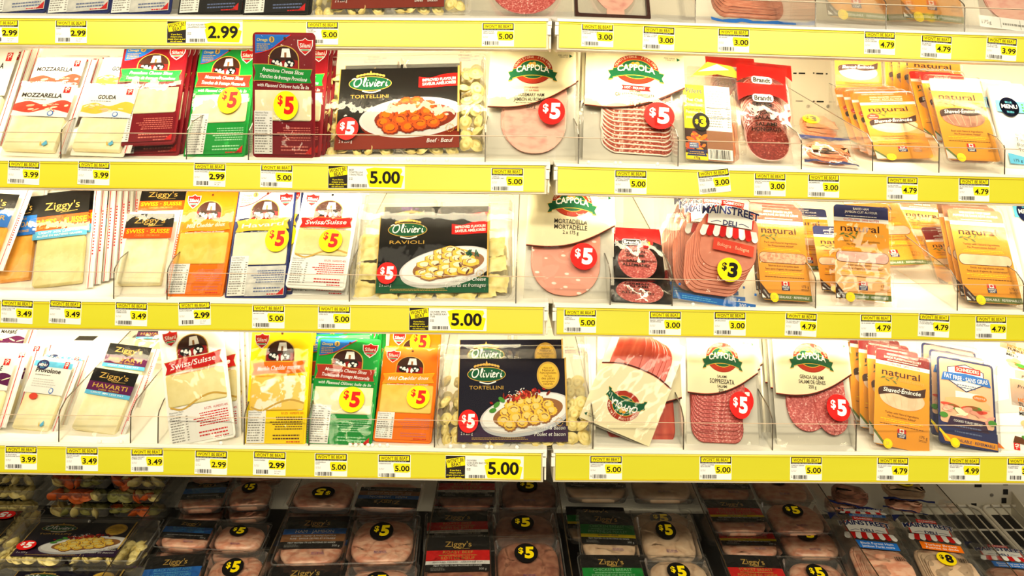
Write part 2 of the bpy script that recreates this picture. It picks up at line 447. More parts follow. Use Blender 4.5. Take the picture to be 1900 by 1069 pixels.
XR = {ML: (-1.45, -0.0055), MR: (0.0055, 1.35)}
def local(name, m, vf, mat, parent=None, mi=None, smooth=False):
    o = mesh_obj(name, vf[0], vf[1], mat if isinstance(mat, list) else [mat], mi, parent, smooth)
    if parent is None: o.matrix_world = m.mat()
    return o
for m, nm in ((ML, 'left'), (MR, 'right')):
    x0, x1 = XR[m]
    V, F = box_vf(x0, WALL_Y, 0.35, x1 + (0.011 if m is ML else 0), WALL_Y + 0.02, 2.35)
    tag(local('wall_back_' + nm, m, (V, F), CREAM_PAINT), kind='structure')
# slotted sheet-metal marks and screws of the back wall are separate small fittings
def wall_art(m, items, nm):
    vfs = []
    for px, py, w, h in items:
        p = m.at(px, py, WALL_Y - 0.001); k = 0.0009 * (1.44 + WALL_Y) / 1.44
        vfs.append(box_vf(p.x - w * k / 2, WALL_Y - 0.0016, p.z - h * k / 2, p.x + w * k / 2, WALL_Y + 0.001, p.z + h * k / 2))
    return join(*vfs)
o = local('wall_slots_left', ML, wall_art(ML, [(186, 118, 13, 2.4), (160, 136, 6, 2), (176, 134, 10, 3), (30, 112, 8, 3)], 'l'), SLOT); tag(o, kind='structure')
o = local('wall_slots_right', MR, wall_art(MR, [(1475, 136, 6, 2.2), (1488, 136, 12, 2.2), (1510, 135.5, 2, 2), (1521, 136.5, 13, 2.2), (1534, 137, 3, 2), (1483, 187.5, 13, 2.2), (1522, 188.5, 13, 2.2), (1510, 188, 3, 2),
    (1815, 899, 13, 11), (1807, 937, 10, 6), (1866, 898, 9, 5), (1866, 913, 9, 10), (1863, 929, 9, 10)], 'r'), SLOT); tag(o, kind='structure')
def screw(m, px, py, label):
    p = m.at(px, py, WALL_Y - 0.002); r = 0.0042
    V = []; n = 14
    for rr, w in ((r, 0.0), (r, 0.0014), (r * 0.6, 0.0026)):
        V += [(p.x + rr * math.cos(2 * math.pi * i / n), WALL_Y - w, p.z + rr * math.sin(2 * math.pi * i / n)) for i in range(n)]
    F = [(k * n + i, k * n + (i + 1) % n, (k + 1) * n + (i + 1) % n, (k + 1) * n + i) for k in (0, 1) for i in range(n)] + [tuple(range(2 * n, 3 * n))]
    V2, F2 = box_vf(p.x - r * 0.5, WALL_Y - 0.0028, p.z - 0.0005, p.x + r * 0.5, WALL_Y - 0.0024, p.z + 0.0005)
    VV, FF = join((V, F), (V2, F2))
    o = local('screw', m, (VV, FF), [STEEL, SLOT], None, [0] * len(F) + [1] * len(F2)); tag(o, label, 'screw')
screw(MR, 1500, 197, 'small steel screw in the cream back wall above the fallen pepperoni packs')
screw(MR, 1537, 197, 'small steel screw in back wall beside the amber chicken packs')
screw(MR, 1841, 919, 'small steel screw in back wall above the empty wire rack')
# floor under the well and the case's outer ends
V, F = box_vf(-2.4, -0.6, 0.30, 2.4, 0.8, 0.36); tag(mesh_obj('floor', V, F, [CREAM_PAINT]), kind='structure')

SHELF = {}
def shelf(m, t):
    z = LIP[m, t]; y = RAIL_Y[t]; x0, x1 = XR[m]; px = 0.0009
    side = 'left' if m is ML else 'right'
    nm = ['top', 'second', 'third', 'lowest'][t]
    root = tag(empty('display_shelf', m.mat()), f'cream steel shelf with yellow price strip, {nm} of the {side} section', 'shelf', f'shelves of the {side} section')
    SHELF[m, t] = root
    def part(n, vf, mat, **k): return local(n, m, vf, mat, root, **k)
    D = WALL_Y - 0.002; yd = y + FENCE
    zb = z + SLOPE * (D - yd)
    part('deck', prism_x([(yd - 0.003, z - 0.002), (D, zb - 0.002), (D, zb - 0.014), (yd - 0.003, z - 0.014)], x0, x1), WHITE_PAINT)
    # channel: white lip on top, aluminium body, yellow strip with edges
    xa, xb = (x0, x1 - 0.006) if m is ML else (x0 + 0.0, x1)
    part('rail_channel', join(prism_x([(y + 0.001, z - 0.003), (y + 0.012, z - 0.003), (y + 0.012, z - 58 * px), (y + 0.001, z - 58 * px)], xa, xb),
         prism_x([(y - 0.001, z - 56.5 * px), (y + 0.004, z - 56.5 * px), (y + 0.004, z - 59.5 * px), (y - 0.001, z - 59.5 * px)], xa, xb)), ALU)
    part('rail_lip', prism_x([(y - 0.002, z - 6 * px), (y - 0.002, z - 0.001), (y + 0.001, z), (yd, z), (yd, z - 6 * px)], xa, xb), WHITE_PAINT)
    xs, xe = (x0, x1 - 0.0095) if m is ML else (x0 + 0.0035, x1)
    part('price_strip', prism_x([(y, z - 6 * px), (y - 0.0012, z - 9.5 * px), (y - 0.0012, z - 53.5 * px), (y, z - 57 * px), (y + 0.002, z - 57 * px), (y + 0.002, z - 6 * px)], xs, xe), RAIL_YELLOW)
    part('strip_edge', join(prism_x([(y - 0.0022, z - 9 * px), (y - 0.0022, z - 10.4 * px), (y, z - 10.4 * px), (y, z - 9 * px)], xs, xe),
         prism_x([(y - 0.0024, z - 54.6 * px), (y - 0.0024, z - 56.4 * px), (y, z - 56.4 * px), (y, z - 54.6 * px)], xs, xe)), RAIL_EDGE)
    # clear front fence with its frosted top edge
    h = 51 * px
    f = part('front_fence', box_vf(xa, y + 0.0075, z, xb, y + 0.0092, z + h), FENCEM)
    local('fence_edge', m, box_vf(xa, y + 0.0072, z + h, xb, y + 0.0095, z + h + 0.0010), EDGE_PINK, f)
    # end bracket at the joint
    xj = x1 - 0.004 if m is ML else x0
    part('bracket', prism_x([(y + 0.004, z - 0.006), (y + 0.25, z - 0.006 + SLOPE * 0.24), (y + 0.25, z - 0.06 + SLOPE * 0.24), (y + 0.02, z - 56 * px), (y + 0.004, z - 56 * px)], xj, xj + 0.003), CREAM_PAINT)
    part('end_clip', join(box_vf(xj - 0.0035, y - 0.001, z - 0.028, xj + 0.0025, y + 0.006, z - 0.013), box_vf(xj - 0.003, y + 0.0, z - 0.011, xj + 0.003, y + 0.006, z - 0.006)), WHITE_PAINT)
    # lamps under the shelf: one just behind the rail, one added half way back to brighten the wall
    if t < 3:
        for off, W, tilt in ((0.055, LAMP_W[t], 40), (0.25, LAMP_R_ADDED[t], 30)):
            ly = y + off; lz = z - 0.022 + (SLOPE * (off - 0.04) if off > 0.1 else 0)
            part('lamp_tube', tube_vf([(x0 + 0.03, ly, lz), (x1 - 0.03, ly, lz)], 0.008, 12), LAMP, smooth=True)
            part('lamp_housing', prism_x([(ly - 0.014, lz + 0.009), (ly + 0.014, lz + 0.009), (ly + 0.020, lz + 0.016), (ly - 0.020, lz + 0.016)], x0 + 0.01, x1 - 0.01), WHITE_PAINT)
            for sx in (x0 + 0.02, x1 - 0.03): part('lamp_holder', box_vf(sx, ly - 0.01, lz - 0.01, sx + 0.01, ly + 0.01, lz + 0.012), WHITE_PAINT)
            a = area_light('lamp_tube_light', m.pt((x0 + x1) / 2, ly, lz - 0.010), m.pt(0, ly, 0), x1 - x0 - 0.1, 0.014, W, (1, 0.87, 0.58))
            a.rotation_euler = (Matrix.Rotation(m.ang, 3, 'Z') @ Matrix.Rotation(math.radians(tilt), 3, 'X')).to_euler()
LAMP_R_ADDED = [3.7, 3.5, 3.2]  # watts of the added rear lamps
LAMP_W = [3.6, 3.2, 2.8]
for t in range(4):
    for m in (ML, MR): shelf(m, t)

def deck_slot(m, t, px, py, w, h, mat):
    n = m.ey * -SLOPE + Vector((0, 0, 1)); p0 = m.pt(0, 0.1, deck(m, t, 0.1))
    a, b, c = (m.loc(hit(x, y, p0, n)) for x, y in ((px - w / 2, py), (px + w / 2, py), (px, py - h)))
    V = [(x, y, deck(m, t, y) + dz) for dz in (-0.0012, -0.0006) for x, y in ((a.x, a.y), (b.x, a.y), (b.x, c.y), (a.x, c.y))]
    local('deck_slot', m, (V, [(3, 2, 1, 0), (4, 5, 6, 7), (0, 1, 5, 4), (1, 2, 6, 5), (2, 3, 7, 6), (3, 0, 4, 7)]), mat, SHELF[m, t])
DULL = noise_mat('dull_grey_slot', (126, 116, 96), (140, 130, 110), 30, rough=0.6)
for m, t, px, py, w, h, mt in ((ML, 3, 155, 631, 36, 8, SLOT), (ML, 3, 252, 626, 14, 6, SLOT), (ML, 3, 291, 800, 38, 9, DULL), (ML, 3, 238, 799, 32, 8, DULL), (MR, 2, 1738, 558, 40, 7, DULL), (MR, 0, 1258, 36, 40, 4, DULL)): deck_slot(m, t, px, py, w, h, mt)
def divider(m, t, px, label, py=None, h0=66, h1=112, back=None):
    """clear acrylic divider standing on a deck; px = where its foot meets the front"""
    y0 = RAIL_Y[t] + FENCE + 0.003
    x = m.at(px, 100 if py is None else py, y0).x if py is not None else m.loc(hit(px, {0: 30, 1: 300, 2: 563, 3: 832}[t], m.pt(0, y0, 0), m.ey)).x
    D = back or WALL_Y - 0.03; k = 0.0009; e = 0.0009
    def z(y, n): return deck(m, t, y) + n * k
    yb = D
    prof = [(y0, z(y0, 0)), (yb, z(yb, 0)), (yb, z(yb, h1)), (y0 + 0.022, z(y0 + 0.022, h0 + 4)), (y0 + 0.003, z(y0, h0 - 6)), (y0, z(y0, h0 - 14))]
    r = tag(local('shelf_divider', m, prism_x(prof, x - e, x + e), ACRYL), label, 'divider', 'clear shelf dividers')
    # cut edge along front and top, its internal reflection painted as a dark strip
    path = [(y0, z(y0, 0)), (y0, z(y0, h0 - 14)), (y0 + 0.003, z(y0, h0 - 6)), (y0 + 0.022, z(y0 + 0.022, h0 + 4)), (yb, z(yb, h1))]
    vfs = []
    for (ya, za), (yc, zc) in zip(path, path[1:]):
        d = math.hypot(yc - ya, zc - za); ny, nz = -(zc - za) / d * 0.0007, (yc - ya) / d * 0.0007
        vfs.append(prism_x([(ya, za), (yc, zc), (yc + ny, zc + nz), (ya + ny, za + nz)], x - e, x + e))
    q = local('cut_edge', m, join(*vfs), EDGE_DARK, r); q.parent = r
DIV = [(1, ML, 113, 'between the white mozzarella and gouda pouches'), (1, ML, 346, 'left of the green mozzarella slices on the second shelf'), (1, ML, 461, 'between green and maroon slices on the second shelf'),
 (1, ML, 900, 'right of the beef tortellini tray'), (1, MR, 1073, 'between the rosemary ham and the calabrese salami'), (1, MR, 1258, 'between the calabrese salami and the chicken breast pack'), (1, MR, 1487, 'left of the fallen pepperoni packs'),
 (1, MR, 1619, 'right of the fallen pepperoni packs'), (1, MR, 1742, 'between the two amber shaved meat packs'), (1, MR, 1864, 'left of the blue and white turkey pouches'),
 (2, ML, 211, 'left of the orange banded swiss pouch'), (2, ML, 310, 'between the swiss pouch and the orange cheddar slices'), (2, ML, 648, 'right of the white swiss slices, third shelf'), (2, ML, 957, 'right of the ravioli tray'),
 (2, MR, 1132, 'between the mortadella and the german salami'), (2, MR, 1247, 'between the german salami and the bologna'), (2, MR, 1513, 'between the cedar salami and the baked ham packs'), (2, MR, 1776, 'left of the amber turkey pack, third shelf'), (2, MR, 1899, 'right of the amber turkey pack, third shelf'),
 (3, ML, 109, 'between the provolone and havarti pouches'), (3, ML, 242, 'right of the havarti pouches'), (3, ML, 293, 'left of the white swiss slices, lowest shelf'), (3, ML, 453, 'left of the yellow marble cheddar'), (3, ML, 573, 'between yellow cheddar and green mozzarella, lowest shelf'),
 (3, ML, 806, 'left of the chicken and bacon tortellini tray'), (3, MR, 1100, 'left of the prosciutto packs'), (3, MR, 1268, 'between the prosciutto and the soppressata'), (3, MR, 1433, 'between the soppressata and the genoa salami'), (3, MR, 1588, 'right of the genoa salami'),
 (0, MR, 1290, 'on the top shelf right of the empty bay'), (0, MR, 1513, 'on the top shelf left of the amber packs'), (0, MR, 1644, 'on the top shelf between the amber packs'), (0, MR, 1790, 'on the top shelf right of the amber packs')]
for t, m, px, lb in DIV: divider(m, t, px, 'clear acrylic shelf divider ' + lb)

# ------------------------------------------------------------------ price labels in the rails
class RailP:
    """frame of a label lying on the face of a rail"""
    def __init__(s, name, label, cat, m, t, px, py, w, h, tilt, group):
        p = m.at(px, py, RAIL_Y[t] - 0.0016); q = Matrix.Rotation(math.radians(tilt), 3, m.ey * -1)
        uh, vh, n = q @ m.ex, q @ Vector((0, 0, 1)), -m.ey
        o = m.pt(p.x, p.y, p.z) - vh * h / 2 * U; s.kx = s.ky = 1.0; s.x0 = 0
        mw = Matrix(((uh.x, -n.x, vh.x, o.x), (uh.y, -n.y, vh.y, o.y), (uh.z, -n.z, vh.z, o.z), (0, 0, 0, 1)))
        s.root = tag(empty(name, mw), label, cat, group)
    xyz = Pk.xyz
def slab_serifs(a): pass
def price_label(m, t, px, py, price, desc, where, tilt=0.0, style=0):
    P = RailP('price_label', f'white and yellow {price} price label {where}', 'price label', m, t, px, py, 61, 44, tilt, 'price labels on the yellow strips')
    solid(P, 'card', -30.5, 0, 30.5, 44, 0.6, [(0, -0.4), (0, 0.3)], pm('white', 0.4), smooth_=False)
    a = Art()
    a.rect(-29, 30.5, 29.5, 43.5, 'ink', 0); a.rect(-27.2, 33.4, 27.7, 41.8, 'yellow', 1)
    a.txt("WON'T BE BEAT", 0.2, 34.8, 5.6, 'ink', 2, w=50, b=0.008)
    a.micro(-27, 30.8, 28, 32.8, 1, 'grey', 2, 5, 0.6)
    a.poly([(0.5, 11.5), (-2, 24), (-1, 28.5), (29.5, 28), (29.5, 12.5), (24, 11)], 'yellow', 1)
    a.txt(price, 28.5, 14, 9.6, 'black', 2, 'r', w=27 if style == 0 else 29, b=0.02 if style == 0 else 0.035, res=3)
    for i, d in enumerate(desc): a.txt(d, -28.5, 26.6 - i * 3.0, 2.1, 'ink', 2, 'l')
    a.micro(-28.5, 15.5, -16, 19.5, 2, 'lgrey', 1, 4)
    if style == 0: a.bars(-24.5, 2.5, 2, 9.5, 'ink', 1, int(px * 7) % 11); a.micro(-24, 0.8, 12, 2.2, 1, 'lgrey', 1); a.micro(-28.5, 4, -26, 9, 2, 'grey', 1)
    else: a.bars(-24, 2.5, -2, 10, 'ink', 1, 9); a.txt('DC-RSP', 10, 6.5, 2.4, 'grey', 1, 'l'); a.txt('PK-24', 10, 2.5, 2.4, 'grey', 1, 'l')
    a.build('label_print', P, 0.45)
def big_label(m, t, px, py, price, desc, where):
    P = RailP('price_label', f'wide white {price} price label {where}', 'price label', m, t, px, py, 145, 44, 0, 'price labels on the yellow strips')
    solid(P, 'card', -72.5, 0, 72.5, 44, 0.6, [(0, -0.4), (0, 0.3)], pm('white', 0.4), smooth_=False)
    a = Art()
    a.rect(-72, 0.6, -36, 43.4, 'ink', 0); a.poly([(-69, 21), (-35.5, 26), (-37.5, 42), (-72, 36.5)], 'yellow', 1)
    a.txt("WON'T BE", -54, 31.3, 6.6, 'ink', 2, w=31, b=0.012, rot=0.15); a.txt('BEAT', -52, 24.2, 6.4, 'ink', 2, w=18, b=0.012, rot=0.15)
    for i, d in enumerate(('If you find a', 'cheaper price,', 'simply show us and', 'we will match.')): a.txt(d, -54, 15.2 - i * 4.4, 2.6, 'yellow', 1, b=0.015, w=(20, 23, 33, 24)[i])
    for i, d in enumerate(desc): a.txt(d, -33, 33.5 - i * 4.6, 3.3, 'ink', 1, 'l')
    a.micro(-33, 16, -24, 21, 2, 'grey', 1, 4); a.bars(-29, 2.5, 1, 8.5, 'ink', 1, 6); a.micro(-20, 0.6, 10, 1.8, 1, 'lgrey', 1)
    a.poly([(6, 3), (3, 12), (0, 26), (3, 28), (-1, 37), (14, 40), (66, 38.5), (68, 33), (64, 26), (71, 24), (69, 14), (66, 2)], 'yellow', 1)
    a.txt(price, 35, 10.5, 21.5, 'black', 2, w=57, b=0.028, res=4)
    a.build('label_print', P, 0.45)
PL = [
 (ML, 0, 5, 58, '2.99', ['SILANI HAVARTI'], 'at the left edge of the top strip', 0, 1), (ML, 0, 132, 58.5, '2.99', ['SILANI'], 'on the top strip above the mozzarella pouches', 0, 1), (ML, 0, 598, 61.5, '5.00', ['OLIVIERI', 'TORTELLINI'], 'half hidden behind the tall maroon pack', 0, 0), (ML, 0, 924, 64.5, '5.00', ['CAPPOLA HOT', 'GENOA SALAMI'], 'at the right end of the top left strip', 0, 0),
 (MR, 0, 1108.5, 65.5, '3.00', ['BRANDT KRAKOWSK', 'A SAUSAGE'], 'nearest the joint on the top right strip', 0, 0), (MR, 0, 1222, 71.5, '3.00', ['BRANDT COOKED', 'ALL BEEF SALAM'], 'above the red and white calabrese salami', -1, 0), (MR, 0, 1361, 75.5, '3.00', ['JMS SALAMI'], 'above the red hungarian salami packs', 0, 0), (MR, 0, 1632, 80, '4.79', ['ML NS OVEN', 'RSTED CHICKEN'], 'above the amber shaved chicken pack', 0, 0), (MR, 0, 1737, 87.5, '4.79', ['ML NS BLACK', 'FOREST HAM'], 'above the shaved beef pack', -2, 0), (MR, 0, 1858, 91, '3.99', ['PC BM STONE', 'ROASTED HAM'], 'above the blue and white turkey pouches', -3, 0),
 (ML, 1, 44, 320.5, '3.99', ['PC MOZZ SLICE'], 'under the white mozzarella pouches', -2, 0), (ML, 1, 174, 321.5, '3.99', ['PC GOUDA SLICES'], 'under the gouda pouches', -1.5, 0), (ML, 1, 389, 324.5, '2.99', ['SILANI MOZZARELLA'], 'under the green mozzarella slices, second shelf', -1, 1), (ML, 1, 513, 326.5, '5.00', ['PROVOLONE SLICE'], 'under the tall maroon provolone slices', -1, 0), (ML, 1, 941, 334, '5.00', ['CAPPOLA', 'ROSEMARY HAM'], 'under the rosemary ham', 0, 0),
 (MR, 1, 1170, 338, '5.00', ['CAPPOLA CALABRE', 'SE SOPPRESSATA'], 'under the calabrese salami', 0, 0), (MR, 1, 1325, 336.5, '3.00', ['BRANDT ALL VEAL', 'LYONER SAUSAGE'], 'stuck on askew under the chicken breast pack', 7, 0), (MR, 1, 1428.5, 342.5, '3.00', ['BRANDT HUNGARIA', 'N SALAMI'], 'under the hungarian salami', 0, 0), (MR, 1, 1528, 345, '3.00', ['JMS PEPPERONI'], 'under the fallen pepperoni packs', 0, 0), (MR, 1, 1674, 350, '4.79', ['ML NS SHAVED', 'SMOKED CHICKEN'], 'under the amber shaved chicken', 0, 0), (MR, 1, 1807, 352.5, '4.79', ['ML NS SHVD ROAST', 'BEEF'], 'under the shaved beef', 0, 0),
 (ML, 2, 31.5, 578.5, '3.49', ['ZIGGYS MILD CHE', 'DDAR SLICES'], 'at the left edge of the third strip', -2, 0), (ML, 2, 121, 579.5, '3.49', ['ZIGGYS SWISS'], 'under the light swiss pouches', -2, 0), (ML, 2, 243.5, 583, '3.49', ['ZIGGYS SWISS', 'CHEESE SLICES'], 'under the orange banded swiss pouch', -1, 0), (ML, 2, 361, 582, '2.99', ['SILANI CHEDDAR'], 'under the orange cheddar slices', 2, 1), (ML, 2, 498, 587.5, '5.00', ['HAVARTI SLICE'], 'under the navy havarti slices', 0, 0), (ML, 2, 620, 589, '5.00', ['SWISS SLICE'], 'under the white swiss slices, third shelf', 0, 0),
 (MR, 2, 1076, 595.5, '5.00', ['CAPPOLA', 'MORTADELLA'], 'under the mortadella', 0, 0), (MR, 2, 1234, 600, '3.00', ['BRANDT GERMAN', 'SALAMI SINGLE'], 'under the german salami', 0, 0), (MR, 2, 1354, 601, '3.00', ['JMS BOLOGNA'], 'under the bologna', 0, 0), (MR, 2, 1486, 602.5, '4.79', ['ML NATURAL SELE', 'CTIONS SALAMI'], 'under the cedar smoked salami', -2, 0), (MR, 2, 1625, 605.5, '4.79', ['ML NS BAKED HAM'], 'under the baked ham', 0, 0), (MR, 2, 1732.5, 604, '4.79', ['ML NATURAL SELE', 'CTION HONEY HAM'], 'under the emptied third shelf bay', -2, 0), (MR, 2, 1838.5, 607.5, '4.79', ['ML NS OVEN', 'ROASTED TURKEY'], 'under the oven roasted turkey', 0, 0),
 (ML, 3, 39, 849.5, '3.99', ['PC BLUE MENU', 'PROVOLONE SLICE'], 'under the pale blue provolone pouch', 0, 0), (ML, 3, 152, 852, '3.49', ['ZIGGYS HAVARTI', 'CHS SLC'], 'under the havarti pouches', 0, 0), (ML, 3, 273, 854, '3.49', ['ZIGGYS HAVARTI', 'CHEESE SLICE'], 'under the empty bay beside havarti', 1, 0), (ML, 3, 391.5, 858.5, '2.99', ['SILANI SWISS', 'SLICE'], 'under the white swiss slices, lowest shelf', -1, 0), (ML, 3, 500, 860, '2.99', ['SILANI MARBLE'], 'under the yellow marble cheddar', -1, 1), (ML, 3, 614, 863.5, '5.00', ['MOZZARELLA', 'SLICE'], 'under the green mozzarella slices, lowest shelf', 0, 0), (ML, 3, 731.5, 866, '5.00', ['CHEDDAR SLICE'], 'under the orange cheddar slices, lowest shelf', 0, 0),
 (MR, 3, 1124, 868, '5.00', ['CAPPOLA SLICED', 'PROSCIUTTO'], 'under the upturned prosciutto', 0, 0), (MR, 3, 1327.5, 868.5, '5.00', ['CAPPOLA SOPPRES', 'SATA SALAMI'], 'under the soppressata', 0, 0), (MR, 3, 1495.5, 869.5, '5.00', ['CAPPOLA GENOA', 'SALAMI'], 'under the genoa salami', 0, 0), (MR, 3, 1656, 870.5, '4.79', ['ML NS HKRY SMKD', 'TURKEY'], 'under the hickory smoked turkey', -1, 0), (MR, 3, 1789, 870.5, '4.99', ['JMS FATFREE CKD', 'TURKEY BRST'], 'under the fat free turkey breast', -1, 0), (MR, 3, 1897, 871.5, '3.99', ['PC SANDWICH', 'TURKEY MEAL'], 'cut off at the right end, lowest strip', -1, 1)]
for a_ in PL: price_label(*a_)
big_label(ML, 0, 380, 59, '2.99', ['SILANI HAVARTI', 'JALAPENO SLICE'], 'on the top strip above the green slices')
big_label(ML, 1, 680, 328.5, '5.00', ['BEEF', 'TORTELLINI', 'TWIN PACK'], 'under the beef tortellini tray')
big_label(ML, 2, 831, 592, '5.00', ['OLIVIERI SPIN', '& CHEESE RAV', 'TWI'], 'under the ravioli tray')
big_label(ML, 3, 899, 868, '5.00', ['OLIVIERI', 'CHICKEN BACON', 'TORTELL'], 'under the chicken and bacon tortellini tray')

# white plastic beads lying along the lips
BE = [(0, 1, 597, 293), (0, 1, 705, 294), (0, 1, 727, 294), (0, 1, 757, 297), (0, 1, 767, 297), (0, 1, 787, 297), (0, 1, 829, 300), (1, 1, 1092, 302), (1, 1, 1142, 304), (1, 1, 1151, 304), (1, 1, 1220, 305),
 (0, 2, 760, 557), (1, 2, 1286, 566), (0, 3, 185, 819), (0, 3, 225, 820), (0, 3, 410, 823), (0, 3, 650, 829), (0, 3, 660, 829), (0, 3, 671, 830), (0, 3, 683, 829), (0, 3, 691, 831), (0, 3, 705, 831), (0, 3, 719, 831), (0, 3, 836, 833), (0, 3, 860, 834), (0, 3, 903, 836), (0, 3, 912, 836), (0, 3, 959, 837)]
n, V, F = 10, [], []
for j in range(1, 6):
    for i in range(n):
        a, b = math.pi * j / 6, 2 * math.pi * i / n; V.append((math.sin(a) * math.cos(b) * 0.0035, math.sin(a) * math.sin(b) * 0.0035, math.cos(a) * 0.0035))
V += [(0, 0, 0.0035), (0, 0, -0.0035)]
F = [(j * n + i, j * n + (i + 1) % n, (j + 1) * n + (i + 1) % n, (j + 1) * n + i) for j in range(4) for i in range(n)] + [(50, (i + 1) % n, i) for i in range(n)] + [(51, 40 + i, 40 + (i + 1) % n) for i in range(n)]
proto = None
for mi_, t, px, py in BE:
    m = (ML, MR)[mi_]; p = m.at(px, py, RAIL_Y[t] + 0.003)
    o = mesh_obj('plastic_bead', V, F, [BEAD], None, None, True) if proto is None else proto.copy()
    if proto is None: proto = o
    else: COL.objects.link(o)
    o.location = m.pt(p.x, RAIL_Y[t] + 0.003, LIP[m, t] + 0.0034)
    tag(o, 'tiny white bead lying on the white lip of a shelf front', 'bead', 'white beads on the shelf lips')

# ------------------------------------------------------------------ food materials
CHEESE_W = noise_mat('pale_cheese', (246, 232, 178), (250, 240, 196), 40, rough=0.45)
CHEESE_Y = noise_mat('yellow_cheese', (246, 190, 60), (250, 204, 80), 40, rough=0.45)
CHEESE_O = noise_mat('orange_cheese', (244, 160, 40), (248, 176, 56), 40, rough=0.45)
CHEESE_S = noise_mat('swiss_cheese', (232, 214, 140), (238, 222, 152), 50, rough=0.4)
CHEESE_M = noise_mat('marble_cheese', (250, 240, 206), (244, 196, 56), 38, 0.48, 0.52, rough=0.4)
SALAMI = noise_mat('salami_meat', (172, 60, 56), (212, 108, 100), 330, 0.38, 0.60, (244, 214, 202), rough=0.35, bump=0.2)
SALAMI_D = noise_mat('dark_salami_meat', (126, 36, 28), (168, 62, 48), 300, 0.4, 0.62, (222, 160, 136), rough=0.3, bump=0.2)
CALAB = noise_mat('calabrese_meat', (148, 46, 26), (194, 90, 60), 260, 0.42, 0.56, (244, 220, 200), rough=0.35, bump=0.2)
HAM = noise_mat('ham_meat', (236, 184, 164), (222, 150, 136), 40, 0.45, 0.72, rough=0.35, stretch=(1, 1, 1.6))
MORTA = noise_mat('mortadella_meat', (246, 224, 210), (226, 150, 128), 62, 0.15, 0.21, rough=0.35, vor=True, stretch=(0.7, 1, 1.2))
PROSC = noise_mat('prosciutto_meat', (188, 54, 32), (204, 78, 50), 26, 0.4, 0.6, (220, 108, 74), rough=0.3, stretch=(2.5, 1, 0.5))
FAT = noise_mat('white_fat_rim', (238, 214, 190), (246, 230, 210), 60, rough=0.35)
BOLO = noise_mat('bologna_meat', (206, 118, 88), (212, 126, 96), 60, rough=0.35)
BOLO_E = noise_mat('bologna_rind', (150, 66, 40), (166, 78, 50), 60, rough=0.4)
PEPP = noise_mat('pepperoni_meat', (222, 112, 66), (234, 142, 92), 160, 0.4, 0.6, (244, 190, 150), rough=0.3, stretch=(1, 1, 3), bump=0.3)
ROASTHAM = noise_mat('cooked_ham_meat', (222, 148, 118), (240, 188, 158), 45, rough=0.32, bump=0.25, stretch=(1, 1, 2))
CHICK = noise_mat('chicken_meat', (222, 184, 148), (232, 200, 166), 40, rough=0.35, bump=0.15)
BEEF = noise_mat('roast_beef_meat', (150, 92, 72), (182, 124, 98), 50, rough=0.35, bump=0.25)
PASTA = noise_mat('egg_pasta', (232, 208, 122), (244, 226, 150), 60, rough=0.5)
PASTA_O = noise_mat('tomato_pasta', (214, 92, 30), (230, 112, 44), 60, rough=0.5)
PASTA_G = noise_mat('spinach_pasta', (142, 140, 70), (160, 156, 84), 60, rough=0.5)
BLACKTRAY = noise_mat('black_plastic', (18, 17, 17), (26, 25, 25), 20, rough=0.25)
FOIL = noise_mat('silver_foil', (196, 196, 192), (226, 224, 216), 30, rough=0.25, bump=0.6)
POUCHW = noise_mat('milky_pouch', (240, 232, 216), (246, 240, 226), 20, rough=0.3)
CREAMCARD = noise_mat('frosted_backing', (208, 202, 186), (216, 210, 194), 20, rough=0.3)

# ------------------------------------------------------------------ small printed motifs
def script_logo(a, x, y, h, m, l):
    """the flowing pasta brand name drawn with strokes"""
    S = h; wd = lambda t: S * (0.10 + 0.07 * math.sin(math.pi * t))
    def st(p, w=None): a.ribbon(smooth([(x + u * S, y + v * S) for u, v in p], 5), w or wd, m, l)
    st([(0.75, 1.05), (0.35, 0.95), (0.08, 0.5), (0.2, 0.08), (0.6, 0.05), (0.98, 0.45), (1.02, 0.9), (0.8, 1.1), (0.45, 1.0), (0.1, 1.12), (-0.25, 0.95)])
    st([(1.25, 0.25), (1.6, 0.8), (1.65, 1.15), (1.5, 1.1), (1.38, 0.5), (1.4, 0.08), (1.55, 0.1)])
    for dx in (0.42, 1.5, 3.0):
        st([(1.4 + dx, 0.62), (1.34 + dx, 0.3), (1.36 + dx, 0.05), (1.56 + dx, 0.14)]); a.ell(x + (1.5 + dx) * S, y + 0.86 * S, S * 0.08, S * 0.08, m, l, 10)
    st([(2.1, 0.6), (2.22, 0.35), (2.26, 0.04), (2.5, 0.3), (2.62, 0.62)])
    st([(3.05, 0.28), (3.4, 0.42), (3.46, 0.6), (3.26, 0.62), (3.12, 0.3), (3.22, 0.04), (3.5, 0.14)])
    st([(3.62, 0.6), (3.7, 0.3), (3.68, 0.04), (3.78, 0.4), (3.98, 0.62), (4.12, 0.52)])
def shield(a, cx, cy, k=1.0, l=2):
    def pts(s): return [(cx + x * s * k, cy + y * s * k) for x, y in ((0, 12), (4, 9), (9, 8.5), (13, 9), (12.5, 0), (9, -7), (4, -11), (0, -14), (-4, -11), (-9, -7), (-12.5, 0), (-13, 9), (-9, 8.5), (-4, 9))]
    a.poly(pts(1.12), 'white', l); a.poly(pts(1.0), 'red', l + 1)
    a.poly([(cx - 8.8 * k, cy - 5.2 * k), (cx + 8.8 * k, cy - 5.2 * k), (cx + 7 * k, cy - 8.2 * k), (cx - 7 * k, cy - 8.2 * k)], 'white', l + 2); a.rect(cx - 7 * k, cy - 7.6 * k, cx + 7 * k, cy - 5.8 * k, 'green', l + 3)
    a.txt('Silani', cx, cy - 2.6 * k, 6.6 * k, 'white', l + 2, w=20 * k, b=0.015)
